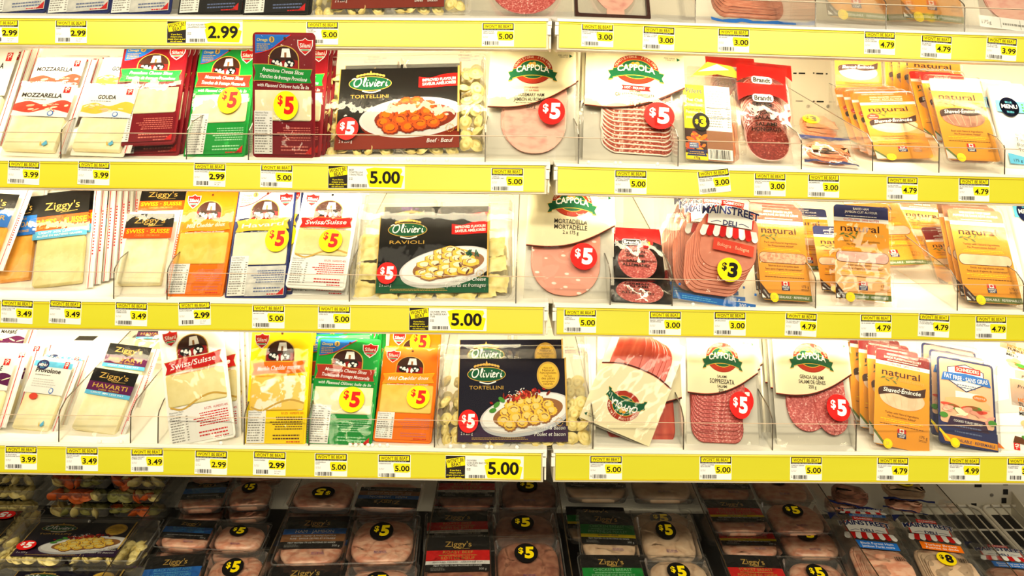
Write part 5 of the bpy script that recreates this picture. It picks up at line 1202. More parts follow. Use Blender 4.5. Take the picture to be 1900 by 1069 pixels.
def flat_pack(P, W, H, m, zipm='navy', stick=None, title=None):
    """soft zip pouch of sliced meat lying down"""
    b = wob(int(P.o.x * 900 + P.o.z * 500), 1.6, 0.08, 0.08)
    solid(P, 'sliced_meat', 8, 14, W - 8, H - 8, 26, [(8, -12), (1, -9), (0, -5), (4, -1.5), (12, 0.5)], m, warp=b)
    for i in range(4): solid(P, 'slice', 10 + i * 3, 18 + i * 4, W - 12 + i, H - 12 - i * 7, 24, [(2, -0.5 + i), (0, 0.1 + i), (1, 0.8 + i)], m, warp=b)
    g = dome(0, 0, W, H, 7, 0.45)
    sheet(P, 'pouch_film', -2, -2, W + 2, H + 2, lambda x, y: -2 + g(x, y) + b(x, y) * 0.7, SHRINK, 14, 12)
    if zipm:
        a = Art(); a.quadgrid(-3, 0, W + 3, 6, zipm, 0, 14, 1); a.build('zip_strip', P, 0.8, b)
    if stick: sticker(P, *stick)
    if title: a = Art(); a.txt(title, W / 2, H * 0.6, 7, 'dred', 0, w=W * 0.6, sh=0.1); a.build('lettering', P, 7)
    return P
P = Pk('pepperoni_pouch', 'fallen pepperoni pouch with a yellow sticker, lying upper of two', 'cold cuts', [(1474, 256), (1570, 262), (1484, 206), (1548, 212)], (110, 84), 1, lean=62, s_=0.09, lift=0.02, group='fallen pepperoni pouches'); flat_pack(P, 110, 84, PEPP, 'navy', (36, 50, 22, 'yb', '3', 7, 14))
P = Pk('pepperoni_pouch', 'fallen pepperoni pouch with blue zip, lying lower of two', 'cold cuts', [(1488, 301), (1590, 306), (1492, 253), (1575, 262)], (110, 84), 1, lean=55, s_=0.010, lift=0.004, group='fallen pepperoni pouches'); flat_pack(P, 110, 84, PEPP, 'navy')
a = Art(); a.quadgrid(-3, 82, 113, 87, 'navy', 0, 14, 1); a.build('zip_strip', P, 2)

def nat(kind, lab, c, tier, **k):
    kw = {q: k.pop(q) for q in ('head', 'win', 'txt1', 'txt2', 'hd', 'new', 'film') if q in k}
    P = Pk('sliced_meat_tray', lab, 'cold cuts', c, (116, 190), tier, group='amber carded meat packs', **k); return natural(P, kind, **kw)
T1 = dict(head='bright_red', hd=('OVEN ROASTED CHICKEN', 'POULET RÔTI AU FOUR'), txt1='Chicken with Natural Ingredients', win=CHICK)
a_ = nat('shaved', 'amber shaved chicken pack with orange new badge, front of its bay', [(1622, 300), (1748, 305), (1578, 172), (1690, 170)], 1, head='orange', hd=('OVEN ROASTED CHICKEN', 'POULET RÔTI AU FOUR'), txt1='Chicken with Natural Ingredients', win=CHICK, new=True)
a_.behind(3, 0.021, rowlab('amber shaved chicken pack behind the one with the new badge', 3), du=-7, dv=4)
nat('shaved', 'amber chicken pack standing upright far back below the top strip', [(1544, 206), (1640, 208), (1541, 66), (1640, 68)], 1, s_=0.27, lean=12, **T1).behind(2, 0.02, rowlab('amber upright chicken pack at the back', 2), du=9)
a_ = nat('shaved', 'amber shaved beef pack with dark meat window, second shelf', [(1752, 307), (1860, 309), (1713, 138), (1822, 142)], 1, s_=0.02, lift=0.006, head='peach', hd=('ROAST BEEF', 'RÔTI DE BŒUF'), txt1='Beef with Natural Ingredients', win=BEEF)
b_ = nat('shaved', 'amber shaved beef pack tucked behind the front beef pack', [(1736, 270), (1830, 274), (1694, 128), (1788, 133)], 1, s_=0.06, head='bright_red', hd=('ROAST BEEF', 'RÔTI DE BŒUF'), txt1='Beef with Natural Ingredients', win=BEEF)
b_.behind(1, 0.03, 'amber beef pack, third back on the second shelf', du=-8)
nat('shaved', 'amber pack standing upright at the back behind the beef packs', [(1682, 225), (1788, 228), (1676, 88), (1790, 90)], 1, s_=0.2, lean=14, head='white', hd=('ROAST BEEF', 'RÔTI DE BŒUF'), txt1='Beef with Natural Ingredients', win=BEEF).behind(3, 0.022, rowlab('amber upright pack at the back behind the beef', 3), du=-7)

def turkey_pouch(P):
    """white and sky blue pouch, nominal 120 x 160"""
    W, H = 120, 160
    b = wob(int(P.o.x * 500), 1.2, 0.06, 0.05)
    solid(P, 'pouch', 0, 0, W, H, 4, [(2, -14), (0, -8), (0, -2), (4, 2)], pm('paper', 0.3, 0.3), warp=b)
    a = Art(); a.quadgrid(3, 104, W - 3, 126, 'sky', 0, 6, 1); a.ell(28, 114, 19, 19, 'navy', 1, 28); a.ell(28, 114, 19, 19, 'navy', 1, 28); a.txt('BLUE', 28, 121, 3.6, 'sky', 2, w=13); a.txt('MENU', 28, 111, 7.4, 'white', 2, w=31, b=0.02); a.txt('BLEU', 28, 102, 3.6, 'sky', 2, w=13)
    for i in range(3): a.ell(54 + 0, 120 - i * 6, 2.2, 2.2, 'leaf', 2, 10); a.micro(58, 118 - i * 6, 84, 121 - i * 6, 1, 'white', 2, i, 0.6)
    for i, (s, w, c, h) in enumerate((('LOW IN SODIUM', 42, 'grey', 3), ('oven roasted', 40, 'grey', 5), ('turkey breast', 44, 'grey', 5), ('Tomato and', 46, 'ink', 6), ('Basil Pesto', 46, 'ink', 6), ('Tomate et', 40, 'ink', 6))): a.txt(s, 26, 78 - i * 10, h, c, 2, 'l', w=w)
    R = random.Random(4)
    for i in range(14): a.ell(R.uniform(78, 116), R.uniform(20, 70), R.uniform(5, 12), R.uniform(3, 6), R.choice(('peach', 'ham', 'bread', 'leaf')), 3 + i % 3, 12, R.uniform(-0.6, 0.6))
    a.poly([(4, 4), (44, 4), (34, 18), (4, 24)], 'sky', 1); a.txt('175 g', 20, 8, 5, 'ink', 2, w=16)
    a.build('printed_front', P, 5)
    sheet(P, 'front_film', 0, 0, W, H, lambda x, y: 7 + b(x, y), FILM, 10, 12)
P = Pk('turkey_pouch', 'white and sky blue turkey pouch at right edge, second shelf', 'cold cuts', [(1866, 312), (1980, 316), (1838, 160), (1952, 164)], (120, 160), 1, group='blue and white turkey pouches'); turkey_pouch(P)
P.behind(3, 0.035, rowlab('white and sky blue turkey pouch at right edge', 3), du=-5, dv=2)

# ---- third shelf, left section
def zig(lab, c, tier, lines, header, m, **k):
    kw = {q: k.pop(q) for q in ('W', 'H', 'cheese', 'zip_', 'hy', 'brand') if q in k}
    P = Pk('cheese_pouch', lab, 'cheese', c, (kw.get('W', 104), kw.get('H', 190)), tier, group=G_PO, **k); return pouch_cheese(P, lines, header, m, **kw)
MILD = dict(lines=[('MILD · DOUX', 52, 124, 4, 'gold', 40), ('CHEDDAR', 52, 110, 10, 'gold', 78), ('CHEESE · FROMAGE', 52, 100, 4.5, 'gold', 60)], header=[(94, 132, 'blue'), (132, 170, 'black')], m=CHEESE_O, cheese=(8, 14, 96, 98), hy=142, zip_='red')
zig('mild cheddar pouch tilted left, its blue band cut by the left edge', [(-110, 478), (20, 520), (-60, 338), (8, 352)], 2, s_=0.018, lift=0.006, **MILD)
zig('mild cheddar pouch with blue band, upright behind the tilted one', [(0, 530), (74, 530), (2, 352), (62, 352)], 2, s_=0.04, **MILD)
SW = dict(lines=[('SWISS · SUISSE', 52, 116, 10, 'sticker_yellow', 92), ('LIGHT SWISS CHEESE · FROMAGE SUISSE LÉGER', 52, 110, 3.4, 'gold', 80), ('LIGHT 30% LESS FAT', 52, 101, 3.6, 'white', 74), ('ALLÉGÉ EN MATIÈRES GRASSES', 52, 95.4, 3.2, 'white', 80)], header=[(92, 107, 'sky'), (107, 132, 'dorange'), (132, 172, 'black')], m=CHEESE_S, cheese=(12, 14, 96, 94), hy=143)
P = zig('light swiss pouch with orange and sky blue bands, front of its row', [(62, 539), (174, 540), (54, 345), (157, 344)], 2, **SW)
P.behind(6, 0.014, rowlab('light swiss pouch, right zip edge showing', 6), du=7, jit=2, step0=0.018)
SW2 = dict(lines=[('SWISS · SUISSE', 52, 131, 9, 'sticker_yellow', 86), ('CHEESE · FROMAGE', 52, 124, 4, 'gold', 50)], header=[(120, 144, 'dorange'), (144, 176, 'black')], m=CHEESE_W, cheese=(10, 22, 94, 122), hy=154)
P = zig('swiss pouch with black header and orange band, front of its bay', [(196, 545), (304, 546), (243, 391), (331, 383)], 2, s_=0.018, lift=0.004, **SW2)
P = zig('swiss pouch with black header rising behind the front swiss pouch', [(230, 480), (330, 478), (268, 345), (352, 339)], 2, s_=0.06, lift=0.01, **SW2)
P.behind(2, 0.03, rowlab('swiss pouch with black header in the orange banded row', 2), du=4, dv=3)
a_ = sil('cheddar', 'orange mild cheddar pack without sticker, third shelf', [(308, 549), (421, 553), (348, 353), (435, 353)], 2, None)
a_.behind(2, 0.018, rowlab('orange mild cheddar pack on third shelf', 2), du=6, dv=2)
a_ = sil('havarti', 'navy and silver havarti pack with yellow sticker', [(427, 552), (533, 556), (434, 350), (546, 351)], 2, (90, 104))
a_.behind(2, 0.018, rowlab('navy havarti pack', 2), du=10, dv=1)
a_ = sil('swiss', 'white swiss pack with yellow sticker, third shelf', [(528, 532), (646, 538), (566, 349), (663, 358)], 2, (74, 94), s_=0.014, lift=0.012)
b_ = sil('swiss', 'white swiss pack under the front one, its lower edge showing', [(534, 548), (648, 553), (572, 356), (668, 364)], 2, None, s_=0.034)
b_.behind(2, 0.02, rowlab('white swiss pack on third shelf', 2), du=3)
a_ = oli('ravioli', 'twin spinach and cheese ravioli tray with black label, third shelf', [(657, 556), (954, 559), (661, 374), (956, 377)], 2, 'RAVIOLI')
a_.behind(1, 0.045, 'ravioli tray standing behind the front ravioli tray', dv=6)
a_ = cap('mortadella', 'mortadella pack with white fat flecks and red price sticker', [(969, 558), (1133, 562), (981, 351), (1150, 356)], 2, stk=(106, 76), logo=(84, 176))
a_.behind(1, 0.022, 'mortadella pack behind the front mortadella', du=2)

# ---- third shelf, right section
def german(P):
    """black tray with a red film lid and round salami, nominal 100 x 92"""
    W, H = 100, 92
    solid(P, 'tray', 0, 0, W, H, 8, [(4, -14), (1, -6), (0, -1.5), (0, 0)], BLACKTRAY)
    slices(P, 5, 8, 6, W - 14, 66, 32, 1.6, SALAMI, -5, 1.1, 0.4, -1, 1.5, seed=3)
    a = Art()
    c = smooth([(2, 62), (20, 66), (50, 68), (80, 66), (W - 2, 60)], 4)
    for (xa, ya), (xb, yb) in zip(c, c[1:]): a.poly([(xa, ya), (xb, yb), (xb, H - 2), (xa, H - 2)], pm('dred', 0.22, 0.6), 0)
    a.rect(20, 58, 58, 69, 'white', 1, 4); a.rect(21, 59, 57, 68, 'ink', 2, 3.5); a.txt('Brandt', 39, 60.5, 5.6, 'white', 3, w=32, b=0.03); a.ell(72, 60, 11, 5, 'bright_red', 1, 14, 0.4); a.txt('3', 74, 58, 7, 'sticker_yellow', 2, b=0.03)
    for i, s in enumerate(('GERMAN', 'SALAMI', 'SALAMI', 'ALLEMAND')): a.txt(s, 44, 44 - i * 7.4 - (2.5 if i > 1 else 0), 4.8, 'black', 3, w=(40, 36, 36, 54)[i], b=0.02, rot=-0.03)
    a.build('printed_lid', P, 2.6)
    b = wob(int(P.o.z * 900), 1.2, 0.09, 0.09)
    sheet(P, 'vacuum_film', 0, 0, W, H, lambda x, y: 4.6 + b(x, y), SHRINK, 12, 12)
def ger(lab, c, **k): P = Pk('salami_pack', lab, 'cold cuts', c, (100, 92), 2, group='german salami packs', **k); german(P); return P
ger('german salami pack with red lid, top one of its pile', [(1133, 515), (1237, 518), (1140, 423), (1222, 424)], s_=0.035, lift=0.03, lean=35)
ger('german salami pack underneath, its lid in shadow behind the fence', [(1129, 560), (1248, 563), (1134, 498), (1240, 500)], s_=0.006, lean=45)

def bologna(P):
    """clear zip pouch with a stack of sliced bologna, nominal 150 x 190"""
    W, H = 150, 190
    solid(P, 'back_film', 0, 0, W, H, 5, [(0, -16), (0, -15.4)], RIGID, smooth_=False)
    slices(P, 9, 38, 64, 142, 164, 28, 5.4, BOLO, -3.5, -1.1, -2.8, -1, 1.6, rind=BOLO_E, seed=5)
    a = Art()
    deli_logo(a, 88, 140, 1.16, 1)
    a.poly([(60, 92), (134, 88), (135, 106), (61, 112)], 'tomato', 10); a.txt('Bologna · Bologne', 97, 97, 6, 'peach', 11, w=58, rot=-0.07)
    z = Art(); z.quadgrid(8, 2, W - 4, 12, 'blue', 1, 8, 1); z.txt('300 g', W - 14, 4, 6, 'white', 2, 'r', w=20); z.micro(14, 4, 80, 10, 2, 'sky', 2, 3, 0.4); z.build('weight_band', P, 2.6); a.rect(6, 24, 10, 28, 'blue', 1); a.rect(W - 8, 26, W - 4, 30, 'blue', 1)
    g = dome(0, 0, W, H, 2, 0.16)
    a.build('printed_film', P, 1.6, g)
    b = wob(int(P.o.x * 900 + P.o.y * 500), 1.5, 0.05, 0.05)
    sheet(P, 'pouch_film', 0, 0, W, H, lambda x, y: 6.0 + b(x, y), SHRINK, 16, 18)
P = Pk('bologna_pouch', 'clear bologna pouch with red awning logo and yellow sticker', 'cold cuts', [(1240, 566), (1394, 567), (1278, 352), (1430, 374)], (150, 190), 2, s_=0.008, lean=16, group='bologna pouches'); bologna(P)
sticker(P, 93, 60, 22, 'yb', '3', 9, 20)
P.root.rotation_euler  # the pouch stands a little askew
P2 = Pk('bologna_pouch', 'clear bologna pouch half hidden behind the front bologna pouch', 'cold cuts', [(1232, 560), (1376, 560), (1240, 356), (1388, 362)], (150, 190), 2, s_=0.035, lean=20, group='bologna pouches'); bologna(P2)
P2.behind(2, 0.03, rowlab('bologna pouch, pink edge at the left of the bay', 2), du=-4)

a_ = nat('pill', 'amber cedar smoked salami pack with red header', [(1394, 568), (1510, 569), (1402, 380), (1493, 380)], 2, head='tomato', hd=('CEDAR SMOKED SALAMI', 'SALAMI FUMÉ AU BOIS DE CÈDRE'), txt1='Pork and Natural Ingredients', txt2='Élaboré avec du porc et des ingrédients naturels', win=noise_mat('salami_window', (196, 128, 92), (226, 180, 140), 200, rough=0.4))
a_.behind(2, 0.022, rowlab('amber salami pack', 2), du=2)
nat('pill', 'amber ham pack with navy header, squeezed behind salami and baked ham', [(1516, 548), (1626, 550), (1500, 414), (1606, 416)], 2, s_=0.07).behind(1, 0.06, 'amber ham pack with black header far back under the second strip', du=-50, dv=24)
nat('pill', 'amber baked ham pack with navy header in loose shiny film', [(1538, 567), (1651, 568), (1542, 373), (1660, 374)], 2, head='navy', lean=12, win=HAM, film=True)
P = nat('pill', 'amber pack toppled sideways against the divider, third shelf', [(1600, 508), (1716, 496), (1560, 356), (1664, 340)], 2, s_=0.12, lift=0.01, lean=35, win=HAM, head='maroon')
P = nat('pill', 'amber turkey pack seen high at the back of third shelf', [(1672, 490), (1776, 493), (1664, 366), (1758, 369)], 2, s_=0.26, lift=0.01, head='cocoa', hd=('OVEN ROASTED TURKEY', 'DINDE RÔTIE'), txt1='Turkey with Natural Ingredients')
P = nat('pill', 'amber honey ham pack with maroon header in the shadowed stack', [(1742, 535), (1840, 538), (1700, 425), (1790, 428)], 2, s_=0.14, head='maroon'); P.behind(2, 0.02, rowlab('amber honey ham pack with maroon header', 2), du=8)
a_ = nat('pill', 'amber oven roasted turkey pack with brown header, third shelf right', [(1784, 573), (1898, 575), (1750, 380), (1866, 383)], 2, head='cocoa', hd=('OVEN ROASTED TURKEY BREAST', 'POITRINE DE DINDE RÔTIE AU FOUR'), txt1='Turkey with Natural Ingredients', txt2='Dinde aux ingrédients naturels', win=CHICK)
a_.behind(2, 0.026, rowlab('amber oven roasted turkey pack', 2), du=3)
P = Pk('turkey_pouch', 'white and navy turkey pouch cut by the right edge, third shelf', 'cold cuts', [(1900, 520), (2010, 520), (1872, 352), (1980, 352)], (120, 160), 2, s_=0.1); turkey_pouch(P)

# ---- lowest shelf, left section
def pc3(lab, c, title, band, **k): P = Pk('cheese_pouch', lab, 'cheese', c, (95, 132), 3, group='white topped cheese pouches', **k); return pc_pouch(P, title, band)
pc3('marble cheddar pouch with purple band, upper one at left edge', [(-70, 700), (20, 702), (-30, 594), (63, 598)], 'MARBLE · MARBRÉ', 'purple', s_=0.09, lift=0.02)
P = pc3('marble cheddar pouch with purple band, lower one at left edge', [(-110, 790), (-8, 795), (-62, 660), (38, 657)], 'MARBLE · MARBRÉ', 'purple', s_=0.03, lift=0.02)
P.behind(2, 0.03, rowlab('marble cheddar pouch, edge showing at left', 2), du=12)
P = Pk('cheese_pouch', 'pale blue provolone pouch with navy badge and red spot', 'cheese', [(2, 803), (88, 802), (80, 661), (147, 666)], (95, 132), 3, group='pale blue provolone pouches'); pc_pouch(P, 'Provolone', None, CHEESE_W, blue=True, tint='paper')
P.behind(1, 0.024, rowlab('pale blue provolone pouch', 1), du=6, dv=1)
HV = dict(lines=[('HAVARTI', 52, 112, 10, 'gold', 74), ('CHEESE · FROMAGE', 52, 106, 3.4, 'gold', 44), ('LIGHT 30% LESS FAT', 52, 98, 3.4, 'white', 70)], header=[(94, 104, 'sky'), (104, 126, 'purple'), (126, 158, 'black')], m=CHEESE_W, cheese=(6, 12, 96, 96), hy=136, H=162, zip_='red')
zig('havarti pouch with black and purple header, front of its bay', [(108, 808), (212, 808), (186, 686), (270, 690)], 3, **HV)
P = zig('havarti pouch with black and purple header, rising behind the front one', [(150, 748), (246, 750), (212, 640), (292, 641)], 3, s_=0.06, lift=0.012, **HV)
zig('havarti pouch lying far back under the third strip', [(232, 668), (306, 668), (262, 604), (322, 604)], 3, s_=0.2, lift=0.005, lean=40, **HV)
a_ = sil('swiss', 'white swiss pack leaning left, lowest shelf, no sticker', [(326, 828), (446, 812), (283, 606), (402, 592)], 3, None, s_=0.006, lift=0.002, lean=14)
b_ = sil('swiss', 'white swiss pack leaning left behind the front one, lowest shelf', [(346, 826), (454, 818), (326, 608), (436, 602)], 3, None, s_=0.03, lean=20)
b_.behind(2, 0.02, rowlab('white swiss pack on lowest shelf', 2), du=3)
a_ = sil('marble', 'yellow marble cheddar pack, lowest shelf', [(457, 826), (571, 829), (465, 607), (573, 610)], 3, None, lean=14)
a_.behind(2, 0.02, rowlab('yellow marble cheddar pack', 2), du=0)
a_ = sil('mozzarella', 'green mozzarella pack with yellow sticker, lowest shelf, front', [(574, 829), (691, 830), (586, 620), (705, 635)], 3, (74, 86), s_=0.008, lean=18)
b_ = sil('mozzarella', 'green mozzarella pack second in the lowest shelf row', [(570, 822), (684, 824), (570, 618), (687, 622)], 3, None, s_=0.022, lean=20)
c_ = sil('mozzarella', 'green mozzarella pack third in the lowest shelf row', [(578, 818), (690, 820), (576, 610), (690, 611)], 3, None, s_=0.038, lean=22)
c_.behind(3, 0.014, ['green mozzarella pack, edge fanned to the right, fourth in row', 'green mozzarella pack, edge fanned to the right, fifth in row', 'green mozzarella pack, edge fanned to the right, sixth in row'], du=6, dv=1)
a_ = sil('cheddar', 'orange mild cheddar pack with yellow sticker, lowest shelf', [(690, 815), (806, 826), (715, 642), (811, 645)], 3, (82, 92), s_=0.012, lift=0.006)
b_ = sil('cheddar', 'orange mild cheddar pack taller behind the front cheddar', [(714, 790), (812, 796), (722, 608), (816, 610)], 3, (70, 172), s_=0.05, lift=0.01)
b_.behind(2, 0.018, rowlab('orange mild cheddar pack on lowest shelf', 2), du=-3)
a_ = oli('bacon', 'twin chicken and bacon tortellini tray with gold seal, lowest shelf', [(809, 834), (1100, 836), (808, 640), (1098, 640)], 3)
a_.behind(1, 0.05, 'chicken and bacon tortellini tray standing behind the front one', du=-4, dv=18)

# ---- lowest shelf, right section
b_ = cap('prosciutto', 'prosciutto pack standing upright behind the upturned one', [(1102, 834), (1262, 836), (1112, 622), (1268, 625)], 3, stk=None, s_=0.03)
b_.behind(1, 0.02, 'prosciutto pack at the back of its bay', du=2)
a_ = cap('prosciutto', 'prosciutto pack turned upside down and tilted across its bay', [(1272, 641), (1150, 586), (1208, 834), (1076, 774)], 3, stk=None, logo=(84, 150), s_=0.012, lean=16, mod=MR)
a_ = cap('soppressata', 'soppressata salami pack with red sticker, lowest shelf', [(1268, 834), (1404, 836), (1281, 623), (1412, 627)], 3, stk=(118, 76), logo=(82, 160))
a_.behind(2, 0.022, rowlab('soppressata salami pack', 2), du=12)
a_ = cap('genoa', 'genoa salami pack with two round stacks of slices', [(1437, 836), (1588, 837), (1440, 627), (1580, 629)], 3, stk=(126, 74), logo=(80, 162))
a_.behind(2, 0.022, rowlab('genoa salami pack', 2), du=-3)
a_ = nat('shaved', 'amber hickory smoked turkey pack with maroon header, lowest shelf front', [(1589, 837), (1708, 838), (1640, 651), (1748, 656)], 3, head='maroon', hd=('HICKORY SMOKED TURKEY', 'DINDE FUMÉE AU HICKORY'), txt1='Turkey with Natural Ingredients')
b_ = nat('shaved', 'amber turkey pack with maroon header directly behind the front one', [(1590, 820), (1700, 822), (1616, 640), (1722, 643)], 3, s_=0.03, head='maroon', hd=('HICKORY SMOKED TURKEY', 'DINDE FUMÉE AU HICKORY'), txt1='Turkey with Natural Ingredients')
b_.behind(3, 0.022, rowlab('amber turkey pack with maroon header, left edge showing', 3), du=-8, dv=1)

def fatfree(P):
    W, H = 122, 178
    tray(P, W, H, [(9, 8, W - 9, H - 18)], 16, 0)
    solid(P, 'card', 9, 10, W - 8, H - 10, 7, [(0, 1.0), (0, 1.8)], pm('navy', 0.35, 0.3), smooth_=False)
    a = Art(); x0, x1 = 9, W - 8; cx = (x0 + x1) / 2
    a.rect(x0 + 4, 48, x1 - 4, H - 14, 'peach', 1, 5)
    a.poly([(cx - 34, 150), (cx - 34, 126), (cx, 108), (cx + 34, 126), (cx + 34, 150), (cx, 160)], 'navy', 2); a.poly([(cx - 32, 149), (cx - 32, 127), (cx, 110), (cx + 32, 127), (cx + 32, 149), (cx, 158)], 'white', 3)
    a.poly([(cx - 20, 143), (cx + 28, 143), (cx + 28, 154), (cx - 20, 154)], 'red', 4); a.txt('SCHNEIDERS', cx + 4, 145.5, 6, 'white', 5, w=42, b=0.01)
    a.poly([(cx - 46, 124), (cx, 128), (cx + 46, 124), (cx + 42, 139), (cx, 142), (cx - 42, 139)], 'blue', 6); a.txt('FAT FREE · SANS GRAS', cx, 129.5, 7.6, 'white', 7, w=80, b=0.012, arc=2)
    a.micro(cx - 22, 114, cx + 22, 122, 2, 'slate', 5, 3, 0.4, 'c')
    a.rect(cx - 20, 86, cx + 26, 108, 'white', 2); a.ell(cx + 24, 101, 13, 6, 'orange', 5, 20); a.txt('LIFESTYLE', cx + 24, 99.5, 3, 'white', 6, w=20)
    R = random.Random(5)
    a.poly(smooth([(22, 92), (50, 97), (90, 98), (104, 90)], 4) + smooth([(104, 82), (70, 80), (22, 80)], 4), 'bread', 5)
    for i in range(6): a.ell(R.uniform(30, 98), R.uniform(74, 82), R.uniform(10, 18), R.uniform(3, 5), R.choice(('tomato', 'tomato', 'leaf')), 6, 16, R.uniform(-0.2, 0.2))
    for i in range(16): a.ell(R.uniform(22, 104), R.uniform(56, 74), R.uniform(8, 14), R.uniform(3, 6), R.choice(('peach', 'pink', 'pale', 'ham')), 7 + i % 3, 14, R.uniform(-0.5, 0.5))
    for x in (18, 106): a.ell(x, 60, 8, 5, 'leaf', 11, 12)
    a.poly([(22, 40), (100, 40), (92, 60), (30, 60)], 'dviolet', 12); a.txt('COOKED TURKEY BREAST', cx, 51, 4, 'white', 13, w=52); a.micro(30, 42, 92, 46, 1, 'slate', 13, 3, 0.6, 'c')
    a.rect(x0, 10.5, x1, 42, 'navy', 11); a.micro(30, 32, 92, 36, 1, 'slate', 12, 4, 0.6, 'c'); a.poly([(x0 + 10, 14), (x1 - 1, 14), (x1 - 1, 25), (x0 + 4, 27)], 'amber', 12); a.txt('RESEALABLE · REFERMABLE', x1 - 6, 16.5, 5, 'navy', 13, 'r', w=76, sh=0.15, b=0.012)
    a.poly([(x0, 36), (x0, 30), (x0 + 22, 11), (x0 + 28, 11)], 'sticker_yellow', 13)
    a.build('card_print', P, 1.9)
    s = Art(); s.ell(36, 13, 8.4, 8.4, 'sticker_yellow', 0, 24); s.ell(36, 13, 6.6, 6.6, 'gold', 1, 24); s.ell(36, 13, 6, 6, 'sticker_yellow', 2, 24); s.build('seal_sticker', P, 6.4)
    solid(P, 'lid', 3, 3, W - 3, H - 3, 9, [(0, 0.6), (0.8, 5.0), (2.5, 6.0)], RIGID, cap0=False)
P = Pk('turkey_pack', 'fat free turkey breast pack with navy card and sandwich picture', 'cold cuts', [(1714, 837), (1840, 838), (1748, 662), (1864, 667)], (122, 178), 3, group='fat free turkey packs'); fatfree(P)
P.behind(2, 0.026, rowlab('fat free turkey breast pack', 2), du=-2, dv=2)
def whitebox(P):
    W, H = 120, 130
    solid(P, 'carton', 0, 0, W, H, 3, [(1, -26), (0, -25), (0, -1), (1, 0)], pm('white', 0.35, 0.2), smooth_=False)
    a = Art()
    a.poly([(2, 60), (60, 72), (60, 128), (30, 128), (30, 90), (2, 80)], 'lgrey', 1)
    R = random.Random(8)
    a.rect(34, 80, 90, 128, 'peach', 1)
    for i in range(20): a.ell(R.uniform(50, 110), R.uniform(20, 58), R.uniform(7, 14), R.uniform(3, 6), R.choice(('bread', 'leaf', 'peach', 'pale', 'tomato')), 3 + i % 3, 14, R.uniform(-0.5, 0.5))
    a.poly([(30, 14), (118, 10), (118, 20), (34, 26)], 'brown', 2)
    for i in range(4): a.txt(('HONEY', 'TURKEY', 'SUR', 'MELT')[i], 46, 88 - i * 8, 6, 'orange' if i % 2 == 0 else 'ink', 3, 'l', b=0.02)
    squiggle_logo(a, 36, 8, 0.9, 3); a.poly([(0.5, 0.5), (14, 0.5), (0.5, 12)], 'orange', 2)
    a.txt("President's", 72, 112, 6, 'ink', 4, w=50, sh=0.25)
    a.build('carton_print', P, 0.3)
P = Pk('sandwich_carton', 'white sandwich carton at right edge of lowest shelf', 'cold cuts', [(1838, 838), (1962, 840), (1852, 706), (1970, 708)], (120, 130), 3, group='white sandwich cartons'); whitebox(P)
P = Pk('sandwich_carton', 'white sandwich carton standing behind the front carton, lowest shelf', 'cold cuts', [(1850, 800), (1960, 802), (1864, 690), (1968, 692)], (120, 130), 3, s_=0.05, group='white sandwich cartons'); whitebox(P)
P = Pk('sandwich_carton', 'white sandwich carton tilted high at the back with orange lettering', 'cold cuts', [(1800, 690), (1940, 720), (1830, 606), (1960, 640)], (120, 130), 3, s_=0.16, lift=0.02, lean=35, group='white sandwich cartons'); whitebox(P)

# ---- top shelf: only the feet of the packs are in view
for i, (x0, x1, kd, lb) in enumerate(((-14, 100, 'havarti', 'pale blue'), (103, 216, 'havarti', 'navy'), (218, 327, 'havarti', 'navy grey'), (342, 455, 'jalapeno', 'black'), (460, 577, 'jalapeno', 'black'))):
    c = [(x0, 24 + i), (x1, 24.5 + i), (x0 + 4, -170), (x1 + 3, -170)]
    a_ = sil(kd, f'{lb} cheese pack on top shelf, ' + ('first from left', 'second from left', 'third from left', 'fourth from left', 'next to the pasta trays')[i], c, 0, None)
    if i in (3, 4): a_.behind(1, 0.018, 'black cheese pack tucked behind the ' + ('fourth pack' if i == 3 else 'last cheese pack') + ' on top shelf', du=3)
a_ = oli('beef', 'twin tortellini tray on top shelf with only its lower edge in view', [(578, 28), (872, 29), (580, -150), (874, -150)], 0)
def round_pack(P, m, W=180, H=200, dark=None):
    solid(P, 'back_film', 1, 1, W - 1, H - 1, 8, [(0, -14), (0, -13.4)], RIGID, smooth_=False)
    if dark:
        vf = [loft([[(x, y, w) for x, y in rrect(a_, a_, W - a_, H - a_, 4)] for a_, w in ((0, -13), (0, 0.5), (6, 0.5), (6, -13), (0, -13))], False, False)]
        V, F = join(*vf); mesh_obj('frame', [P.xyz(*v) for v in V], F, [pm('dbrown', 0.3)], None, P.root)
    slices(P, 4, 30, 14, W - 22, 150, 60, 2, m, -10, 1.6, 1, 0, 2.0, seed=4)
    b = wob(int(P.o.x * 500 + 9), 1.6, 0.06, 0.06); g = dome(0, 0, W, H, 3, 0.4)
    sheet(P, 'film', 0, 0, W, H, lambda x, y: -1 + g(x, y) + b(x, y), SHRINK, 16, 16)
P = Pk('sliced_meat_pack', 'clear round salami pack beside the joint on top shelf', 'cold cuts', [(872, 30), (1062, 32), (880, -160), (1062, -160)], (180, 200), 0); round_pack(P, SALAMI)
P = Pk('sliced_meat_pack', 'dark edged ham pack right of the joint on top shelf', 'cold cuts', [(1062, 31), (1200, 34), (1066, -140), (1200, -140)], (140, 180), 0); round_pack(P, HAM, 140, 180, True)
P = Pk('sliced_meat_pack', 'shaved salami pouch with yellow sticker in the open bay, top shelf', 'cold cuts', [(1305, 42), (1466, 44), (1318, -60), (1444, -60)], (150, 110), 0, lean=40); flat_pack(P, 150, 110, noise_mat('shaved_salami', (196, 112, 82), (216, 140, 108), 60, rough=0.35, stretch=(1, 1, 5), bump=0.3), 'blue', (66, 62, 26, 'yb', '3', 9, 16))
